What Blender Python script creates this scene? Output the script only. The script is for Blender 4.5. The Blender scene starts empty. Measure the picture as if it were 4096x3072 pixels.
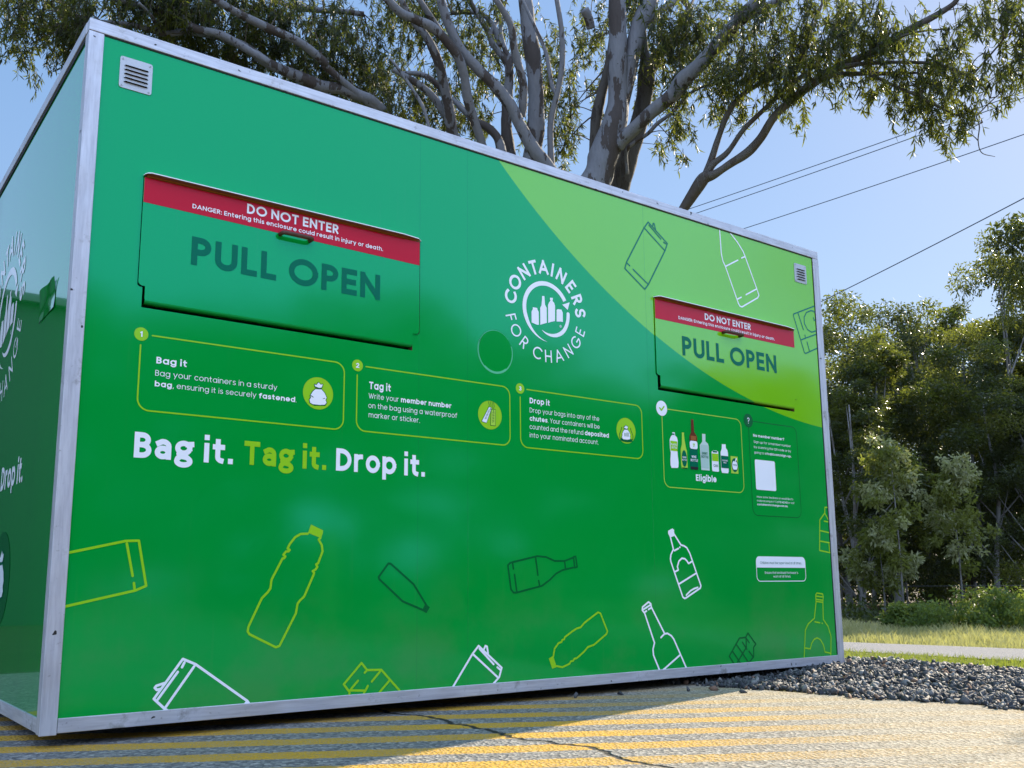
import bpy, bmesh, math, random
import numpy as np
from mathutils import Vector, Matrix, noise
from mathutils.geometry import delaunay_2d_cdt, tessellate_polygon

# ---------------------------------------------------------------- camera, sky, sun, exposure
S = bpy.context.scene
cam = bpy.data.cameras.new('camera'); co_ = bpy.data.objects.new('camera', cam); S.collection.objects.link(co_)
yaw, pitch, roll = .64140, .17080, -.0083
fwd = Vector((math.sin(yaw) * math.cos(pitch), math.cos(yaw) * math.cos(pitch), math.sin(pitch)))
rt = Vector((math.cos(yaw), -math.sin(yaw), 0)); up = rt.cross(fwd)
rt, up = rt * math.cos(roll) + up * math.sin(roll), up * math.cos(roll) - rt * math.sin(roll)
m4 = Matrix((rt, up, -fwd)).transposed().to_4x4(); m4.translation = (-.7092, -3.45, .4994)
co_.matrix_world = m4
cam.sensor_width = 36; cam.lens = 33.827; cam.shift_x = .0043; cam.shift_y = .03544
cam.clip_start = .05; cam.clip_end = 2000
S.camera = co_
SUN_EL, SUN_AZ = math.radians(31), math.atan2(1.0, .24)      # azimuth clockwise from +Y
sun_dir = Vector((math.sin(SUN_AZ) * math.cos(SUN_EL), math.cos(SUN_AZ) * math.cos(SUN_EL), math.sin(SUN_EL)))
SKY_GAMMA, SKY_SAT, SKY_VAL, SKY_HUE = .3, 2.35, 1.74, .513
SKY_FILL = (4.3, 5.8, 8.8, 1)
w = bpy.data.worlds.new('World'); S.world = w; w.use_nodes = True
sky = w.node_tree.nodes.new('ShaderNodeTexSky'); sky.sky_type = 'NISHITA'; sky.sun_disc = False
sky.sun_elevation = SUN_EL; sky.sun_rotation = SUN_AZ
sky.air_density = 1.0; sky.dust_density = .15; sky.ozone_density = 2.2
gm = w.node_tree.nodes.new('ShaderNodeGamma'); gm.inputs[1].default_value = SKY_GAMMA        # evens the sky out as the phone's exposure does
hs = w.node_tree.nodes.new('ShaderNodeHueSaturation'); hs.inputs['Saturation'].default_value = SKY_SAT; hs.inputs['Value'].default_value = SKY_VAL; hs.inputs['Hue'].default_value = SKY_HUE
lk = w.node_tree.links.new; nn = w.node_tree.nodes.new
lk(sky.outputs[0], gm.inputs[0]); lk(gm.outputs[0], hs.inputs['Color'])
# bright patch added to the sky behind the viewer as fill, broken up like cloud
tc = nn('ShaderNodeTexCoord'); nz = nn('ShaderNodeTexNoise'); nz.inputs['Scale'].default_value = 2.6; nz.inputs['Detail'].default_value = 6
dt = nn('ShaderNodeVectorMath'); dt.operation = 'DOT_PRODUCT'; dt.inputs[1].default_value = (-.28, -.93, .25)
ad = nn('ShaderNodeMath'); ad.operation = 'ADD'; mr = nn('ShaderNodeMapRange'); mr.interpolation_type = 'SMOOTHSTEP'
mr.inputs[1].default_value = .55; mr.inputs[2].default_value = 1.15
cm = nn('ShaderNodeMix'); cm.data_type = 'RGBA'; cm.inputs[7].default_value = SKY_FILL
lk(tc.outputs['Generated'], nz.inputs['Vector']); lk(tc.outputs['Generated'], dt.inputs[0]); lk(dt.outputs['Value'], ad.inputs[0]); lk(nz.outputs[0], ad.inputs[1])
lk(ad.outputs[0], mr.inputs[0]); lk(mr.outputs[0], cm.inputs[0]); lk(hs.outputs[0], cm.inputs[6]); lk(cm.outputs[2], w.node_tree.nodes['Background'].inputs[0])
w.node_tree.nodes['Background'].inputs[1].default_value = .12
sl = bpy.data.lights.new('sun', 'SUN'); sl.energy = 4.0; sl.angle = math.radians(.53); sl.color = (1.0, .87, .68)
so = bpy.data.objects.new('sun', sl); S.collection.objects.link(so); so.rotation_euler = sun_dir.to_track_quat('Z', 'Y').to_euler(); so.location = (20, 5, 30)
S.view_settings.view_transform = 'Standard'; S.view_settings.look = 'None'; S.view_settings.exposure = 1.40; S.view_settings.gamma = 1
S.render.engine = 'CYCLES'
try:
    S.cycles.use_denoising = True; S.cycles.max_bounces = 8; S.cycles.transparent_max_bounces = 4
except Exception: pass

# ---------------------------------------------------------------- measured data, metres
TEXT = [["flap1","DO NOT ENTER",0.6059,0.9982,1.9358,0.0399,0.2,"white"],["flap1","DANGER: Entering this enclosure could result in injury or death.",0.3945,1.2076,1.9066,0.0174,0.17,"white"],["flap1","PULL OPEN",0.3996,1.1972,1.6876,0.11,0.2,"deep"],["flap2","DO NOT ENTER",3.2166,3.6019,1.9308,0.0375,0.2,"white"],["flap2","DANGER: Entering this enclosure could result in injury or death.",3.0073,3.8135,1.9013,0.0168,0.17,"white"],["flap2","PULL OPEN",3.0296,3.818,1.7058,0.1062,0.2,"deep"],["p1","Bag it",0.2955,0.4052,1.2979,0.0245,0.2,"white"],["p1","Bag your containers in a sturdy",0.2941,0.7561,1.2528,0.0209,0.095,"white"],["p1","*bag*, ensuring it is securely *fastened*.",0.2944,0.8374,1.2138,0.0201,0.095,"white"],["p2","Tag it",1.1563,1.2583,1.3045,0.0312,0.2,"white"],["p2","Write your *member number*",1.1548,1.5612,1.2652,0.0218,0.1,"white"],["p2","on the bag using a waterproof",1.154,1.5902,1.2251,0.0219,0.1,"white"],["p2","marker or sticker.",1.1562,1.4007,1.186,0.0217,0.1,"white"],["p3","Drop it",1.995,2.115,1.3346,0.0269,0.2,"white"],["p3","Drop your bags into any of the",1.9943,2.4253,1.2916,0.0224,0.1,"white"],["p3","*chutes*. Your containers will be",1.9937,2.4271,1.2527,0.0223,0.1,"white"],["p3","counted and the refund *deposited*",1.9931,2.4864,1.2141,0.0222,0.1,"white"],["p3","into your nominated account.",1.9926,2.4174,1.1751,0.0222,0.1,"white"],["slogan","Bag it.",0.2357,0.5923,0.9534,0.0911,0.24,"white"],["slogan","Tag it.",0.6349,0.9713,0.9563,0.0891,0.24,"lime"],["slogan","Drop it.",1.014,1.4277,0.9576,0.09,0.24,"white"],["el","Eligible",3.0998,3.2602,1.0382,0.0344,0.22,"white"],["mem","No member number?",3.5834,3.858,1.3147,0.0157,0.2,"white"],["mem","Sign up for a member number",3.5856,3.9159,1.2801,0.0132,0.11,"white"],["mem","by scanning the QR code or by",3.5857,3.9145,1.2507,0.0131,0.11,"white"],["mem","going to *cfcqld.com/sign-up.*",3.5852,3.9137,1.2201,0.0131,0.11,"white"],["mem","Have some feedback or would like to",3.5884,3.9085,0.9725,0.0113,0.11,"white"],["mem","make an enquiry? Call *13 42 42* or visit",3.588,3.9171,0.9511,0.0113,0.11,"white"],["mem","*containersforchange.com.au.*",3.5875,3.8572,0.9305,0.0113,0.11,"white"],["note","Children must be supervised at all times.",3.5838,3.9491,0.6086,0.014,0.1,"deep"],["note","Ensure that enclosed footwear is",3.6217,3.9122,0.5551,0.013,0.12,"white"],["note","worn at all times.",3.6926,3.8457,0.5348,0.0131,0.12,"white"]]
DRAW = {"D":[["can_drawing","lime outline can","lime",0.0085,[[[0.0371,0.6184],[0.0491,0.6217],[0.2266,0.6634],[0.2698,0.6654],[0.3028,0.5109],[0.2676,0.4956],[0.0364,0.4436]],[[0.2302,0.6549],[0.2559,0.5449]],[[0.2615,0.5208],[0.2648,0.4994]]],[]],["bottle_drawing","lime","lime",0.0085,[[[0.9011,0.7055],[0.8717,0.7035],[0.8493,0.6909],[0.8276,0.6635],[0.8197,0.6473],[0.8289,0.642],[0.8239,0.6366],[0.8143,0.6365],[0.8033,0.6233],[0.8118,0.6174],[0.8069,0.6109],[0.8006,0.6096],[0.7592,0.5301],[0.756,0.4981],[0.7453,0.4837],[0.7244,0.4638],[0.6766,0.362],[0.6742,0.3451],[0.6807,0.3347],[0.7847,0.2835],[0.7989,0.2874],[0.8614,0.406],[0.8668,0.4412],[0.8761,0.4528],[0.8931,0.4674],[0.9288,0.5477],[0.9318,0.5567],[0.9251,0.5627],[0.9368,0.5688],[0.9445,0.579],[0.9389,0.5887],[0.9474,0.593],[0.9649,0.6387],[0.9609,0.663],[0.9469,0.684],[0.9548,0.6903]]],[[[0.914,0.7399],[0.9641,0.7193],[0.963,0.7089],[0.9568,0.6904],[0.903,0.7091]]]],["bottle_drawing","dark","dark",0.0085,[[[1.4394,0.425],[1.3777,0.5105],[1.2685,0.5934],[1.2575,0.5946],[1.2133,0.5402],[1.2163,0.532],[1.3259,0.4429],[1.4227,0.4061]]],[[[1.4355,0.4296],[1.4548,0.4164],[1.4396,0.3942],[1.4189,0.4043]]]],["bottle_drawing","dark wine","dark",0.0085,[[[2.2385,0.628],[2.1901,0.613],[2.1286,0.6124],[2.0776,0.6298],[2.027,0.6328],[1.8744,0.6019],[1.8612,0.5907],[1.8775,0.4858],[1.8905,0.4719],[1.908,0.4717],[2.0521,0.4998],[2.0988,0.5265],[2.1367,0.5551],[2.1749,0.5709],[2.2403,0.5828]],[[2.2435,0.6324],[2.2571,0.6341],[2.2646,0.5858],[2.249,0.5821],[2.2435,0.6324]],[[2.1882,0.6115],[2.194,0.5768]],[[2.0178,0.6292],[2.0301,0.5479]],[[2.0343,0.5232],[2.0385,0.5034]],[[1.8876,0.5999],[1.8917,0.5756]],[[1.8975,0.5499],[1.9098,0.4751]]],[]],["carton_drawing","lime","lime",0.0085,[[[1.0906,0.0803],[1.0935,0.1008],[1.0677,0.1321],[1.1429,0.2083],[1.1678,0.1798],[1.2314,0.1774],[1.3229,0.0849]],[[1.2265,0.1716],[1.1896,0.1345]],[[1.1678,0.1798],[1.1575,0.1702]],[[1.2679,0.1326],[1.2222,0.0889]],[[1.0934,0.1079],[1.1623,0.102],[1.1724,0.1193]],[[1.1001,0.1134],[1.129,0.1419]],[[1.1602,0.101],[1.1522,0.0848]]],[]],["can_drawing","white","white",0.009,[[[0.3875,0.0945],[0.3494,0.1304],[0.4419,0.2583],[0.4873,0.2382],[0.6821,0.0989],[0.706,0.0667]],[[0.3875,0.0945],[0.421,0.0735]],[[0.4405,0.2304],[0.448,0.2461]],[[0.4264,0.2152],[0.3618,0.1264]],[[0.4837,0.2319],[0.3875,0.0956]],[[0.6822,0.0978],[0.6584,0.0704]],[[0.3831,0.1806],[0.3551,0.1729],[0.3506,0.1669],[0.3574,0.1597],[0.3691,0.1615]]],[]],["can_drawing","white mid","white",0.009,[[[1.5652,0.0809],[1.6692,0.2167],[1.702,0.25],[1.8235,0.1528],[1.8096,0.1139],[1.7758,0.0863]],[[1.6733,0.2165],[1.8012,0.1144]],[[1.7061,0.238],[1.7806,0.1697]],[[1.7998,0.1561],[1.8183,0.1432]],[[1.7292,0.2337],[1.7376,0.2485],[1.7459,0.2448],[1.7516,0.2161]]],[]],["bottle_drawing","lime small","lime",0.008,[[[2.1121,0.1854],[2.1202,0.2198],[2.1439,0.2433],[2.1627,0.2481],[2.1657,0.2564],[2.1789,0.2595],[2.1819,0.2685],[2.2251,0.2917],[2.2542,0.305],[2.2784,0.3093],[2.3032,0.3301],[2.3884,0.3751],[2.4032,0.3696],[2.4446,0.2858],[2.4381,0.2736],[2.3589,0.2274],[2.3194,0.2183],[2.2946,0.1979],[2.2506,0.1717],[2.2362,0.1703],[2.2293,0.1607],[2.2141,0.1594],[2.2073,0.1492],[2.1648,0.1362],[2.1306,0.1429]]],[[[2.0872,0.1777],[2.1103,0.1876],[2.1296,0.1395],[2.1055,0.1339]]]],["bottle_drawing","white up","white",0.009,[[[2.8922,0.7389],[2.9106,0.6775],[2.8911,0.6497],[2.8865,0.6297],[2.8893,0.6148],[2.9662,0.4382],[2.9768,0.4316],[2.9878,0.433],[3.098,0.4819],[3.1039,0.4935],[3.0303,0.6591],[3.0097,0.6867],[2.9917,0.6955],[2.9664,0.7011],[2.9232,0.7507]],[[2.9175,0.6711],[2.9471,0.6821]],[[2.9569,0.6878],[2.9599,0.6894]],[[2.9117,0.5627],[2.9411,0.5742],[2.9348,0.5902],[2.9472,0.6178],[2.9699,0.6331],[2.9917,0.6308],[3.0059,0.6208],[3.0183,0.6068],[3.0465,0.6187]],[[2.9408,0.503],[3.0688,0.5564]],[[2.9923,0.4479],[3.0266,0.47],[3.0531,0.4798],[3.0795,0.4856]]],[[[2.909,0.7821],[2.9202,0.7758],[2.9189,0.7657],[2.9252,0.7482],[2.8907,0.7373],[2.8807,0.7521],[2.8775,0.7596],[2.8788,0.7697]]]],["bottle_drawing","white low","white",0.009,[[[2.7221,0.4174],[2.7375,0.4084],[2.7396,0.3954],[2.7414,0.3906],[2.8252,0.2632]],[[2.7221,0.4174],[2.6803,0.3941],[2.6776,0.3799],[2.6828,0.3736],[2.6925,0.3652],[2.7539,0.2203],[2.7422,0.19],[2.7443,0.1614],[2.785,0.0836]],[[2.6831,0.3812],[2.7338,0.4027]],[[2.6961,0.3699],[2.7065,0.3745]],[[2.7205,0.3814],[2.7379,0.3892]],[[2.7998,0.2439],[2.825,0.2608],[2.8461,0.2624],[2.8736,0.2494],[2.8903,0.2318],[2.9782,0.0774]],[[2.8058,0.0872],[2.9324,0.1549]]],[]],["carton_drawing","dark","dark",0.0085,[[[3.3434,0.0771],[3.2979,0.13],[3.3855,0.219],[3.4362,0.2213],[3.4557,0.2428],[3.5162,0.1829],[3.4961,0.1671],[3.493,0.118],[3.4476,0.0868]],[[3.4361,0.2202],[3.4623,0.1928]],[[3.4078,0.1966],[3.4411,0.1591]],[[3.3592,0.1857],[3.4036,0.1403],[3.4517,0.0866]],[[3.3254,0.1541],[3.3839,0.0902]],[[3.3606,0.0965],[3.4379,0.1696],[3.4376,0.2186]],[[3.4564,0.1481],[3.4904,0.1156]]],[]],["bottle_drawing","lime right","lime",0.0075,[[[4.0647,0.3986],[4.0383,0.3042],[3.9786,0.2754],[3.9497,0.2406],[3.9207,0.0729]],[[4.128,0.3948],[4.1214,0.2965],[4.1624,0.256],[4.1848,0.1991],[4.1697,0.0769]],[[4.0761,0.4463],[4.1299,0.4406],[4.1349,0.4247],[4.1269,0.3931],[4.0638,0.3998],[4.0647,0.4351],[4.0761,0.4463]],[[4.0659,0.4295],[4.1328,0.423]],[[4.0659,0.411],[4.129,0.4044]],[[4.0411,0.2858],[4.0877,0.2784]],[[4.107,0.2756],[4.1116,0.2744]],[[3.9358,0.1444],[3.9849,0.1373],[3.9997,0.1674],[4.0248,0.1884],[4.0531,0.1956],[4.0843,0.1834],[4.109,0.1518],[4.1191,0.1137],[4.1699,0.1047]]],[]],["carton_drawing","lime edge","lime",0.0075,[[[4.237,0.9456],[4.2058,0.9447],[4.2,0.9098],[4.148,0.8675],[4.1283,0.6903],[4.233,0.6779]],[[4.2013,0.909],[4.2325,0.8704]],[[4.1908,0.8626],[4.2313,0.8588]],[[4.143,0.8061],[4.2316,0.7958]],[[4.1353,0.7449],[4.2323,0.7363]],[[4.2226,0.7319],[4.2235,0.6875]]],[]],["can_drawing","teal","teal",0.008,[[[2.812,2.4045],[2.7811,2.3673],[2.6438,2.1487],[2.6298,2.1111],[2.7694,2.0244],[2.7975,2.0568],[2.9324,2.2708],[2.9521,2.3148],[2.812,2.4045]],[[2.7847,2.3623],[2.9284,2.2711]],[[2.8167,2.3887],[2.9037,2.3285]],[[2.9244,2.3159],[2.9399,2.3104]],[[2.8455,2.3893],[2.8486,2.4052],[2.8564,2.4058],[2.8652,2.3762]],[[2.6459,2.1446],[2.6654,2.1327]],[[2.6886,2.1181],[2.7923,2.0586]]],[]],["bottle_drawing","white top","white",0.008,[[[3.3824,2.4946],[3.3873,2.347],[3.3977,2.306],[3.4176,2.2761],[3.5144,2.0757],[3.5269,2.0625],[3.5448,2.0613],[3.6886,2.1403],[3.7012,2.1582],[3.6837,2.196],[3.5956,2.3711],[3.5794,2.3993],[3.5328,2.4461],[3.46,2.4994]],[[3.4196,2.2784],[3.5293,2.3375]],[[3.5625,2.3568],[3.591,2.3701]],[[3.5844,2.1405],[3.6786,2.1906]],[[3.5091,2.1012],[3.5428,2.1183]]],[]],["carton_drawing","teal edge","teal",0.008,[[[4.246,2.1901],[4.0194,2.0981],[4.0147,2.0896],[4.1012,1.872],[4.1128,1.8672],[4.2391,1.9201]],[[4.0782,1.9472],[4.2432,2.0098]],[[4.2407,2.1381],[4.2158,2.1491],[4.1897,2.1474],[4.1467,2.129],[4.1199,2.0952],[4.1191,2.0559],[4.1463,2.0211],[4.1863,2.011],[4.2399,2.0291]],[[4.2115,2.1069],[4.2182,2.0915],[4.2397,2.0983]],[[4.0635,2.1087],[4.105,2.0147]],[[4.117,1.9821],[4.12,1.9716]],[[4.1333,1.9412],[4.1508,1.8919]]],[]]],"S":{"sil":[[[2.0203,1.8004],[2.0473,1.8004],[2.0485,1.7939],[2.0558,1.7816],[2.056,1.7195],[2.045,1.7178],[2.0125,1.7239],[2.012,1.776],[2.0201,1.7915]],[[2.0775,1.865],[2.0918,1.8675],[2.0929,1.8594],[2.0954,1.824],[2.1049,1.8113],[2.1048,1.7369],[2.0936,1.7326],[2.0644,1.7212],[2.0654,1.8046],[2.0731,1.8184],[2.0772,1.8495]],[[2.1265,1.8654],[2.1445,1.8675],[2.1439,1.8576],[2.1415,1.8518],[2.1517,1.8445],[2.1573,1.831],[2.1556,1.7533],[2.1295,1.7455],[2.1128,1.7382],[2.1137,1.8271],[2.1202,1.8408],[2.1294,1.8514],[2.1263,1.8563]],[[2.1751,1.8167],[2.1978,1.8176],[2.1995,1.8128],[2.2052,1.8047],[2.205,1.7572],[2.1905,1.7571],[2.1655,1.753],[2.1663,1.8109]]],"arrow":[[2.2025,1.8435],[2.2503,1.8634],[2.2368,1.8227]],"tail1":[[2.1105,1.6428],[2.0701,1.6492],[2.0354,1.6652],[2.0098,1.6893]],"tail2":[[2.0797,1.6931],[2.106,1.6847],[2.1416,1.6848]],"reg":[[2.1845,1.7323],[2.1954,1.7333]]},"E":{"plastic":[[2.9338,1.2812],[2.9517,1.2828],[2.9533,1.2676],[2.9664,1.2584],[2.9722,1.2418],[2.9673,1.1868],[2.9693,1.153],[2.9727,1.126],[2.9699,1.1021],[2.9624,1.0965],[2.9191,1.0944],[2.9127,1.1084],[2.9127,1.1353],[2.9175,1.1729],[2.9126,1.1962],[2.9125,1.2402],[2.922,1.2581],[2.9331,1.2675]],"glass":[[3.0059,1.287],[3.0231,1.2881],[3.0211,1.2786],[3.0242,1.2462],[3.0326,1.2056],[3.0383,1.1923],[3.0397,1.1068],[3.0377,1.0971],[2.9961,1.0954],[2.9913,1.1137],[2.992,1.1956],[3.0024,1.2238],[3.0062,1.2756]],"wine":[[3.079,1.3648],[3.098,1.3656],[3.0979,1.3464],[3.0995,1.2977],[3.1178,1.2784],[3.1213,1.2613],[3.1208,1.1053],[3.1183,1.0965],[3.0622,1.0953],[3.0593,1.1047],[3.0596,1.263],[3.0627,1.2736],[3.0764,1.2956]],"spirit":[[3.1617,1.2937],[3.1871,1.2942],[3.1856,1.2544],[3.2043,1.2437],[3.2096,1.2301],[3.2093,1.099],[3.1445,1.0982],[3.1401,1.2315],[3.1481,1.2391],[3.16,1.2505]],"can":[[3.2406,1.2097],[3.2692,1.2119],[3.2833,1.2059],[3.2835,1.1003],[3.277,1.0963],[3.2332,1.097],[3.2287,1.1055],[3.2308,1.2019]],"milk":[[3.3161,1.2503],[3.3462,1.2517],[3.3479,1.2304],[3.3589,1.2206],[3.3629,1.2031],[3.3622,1.1035],[3.3552,1.0935],[3.308,1.093],[3.3016,1.1067],[3.3026,1.2056],[3.3133,1.2241]],"popper":[[3.3832,1.1903],[3.4405,1.1899],[3.4411,1.0961],[3.3829,1.096]]},"BI":{"body":[[0.9163,1.2753],[0.9423,1.277],[0.9564,1.2639],[0.9652,1.2456],[0.9606,1.2354],[0.9657,1.2263],[0.959,1.2173],[0.9371,1.2137],[0.9065,1.2136],[0.8949,1.2187],[0.8925,1.2311],[0.8977,1.2381],[0.8954,1.2474],[0.9051,1.2644]],"top":[[0.9147,1.2847],[0.9124,1.294],[0.9193,1.2917],[0.9292,1.3038],[0.9383,1.2959],[0.9472,1.2982],[0.9421,1.2834],[0.9284,1.2818]],"shadow":[[0.8963,1.2169],[0.9658,1.2231],[0.9612,1.213],[0.9134,1.208]]},"TG":{"a":[[1.7622,1.2919],[1.7752,1.2882],[1.747,1.2192],[1.7228,1.224]],"b":[[1.7752,1.281],[1.7972,1.2833],[1.7957,1.2108],[1.7704,1.2106]]}}
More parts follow.
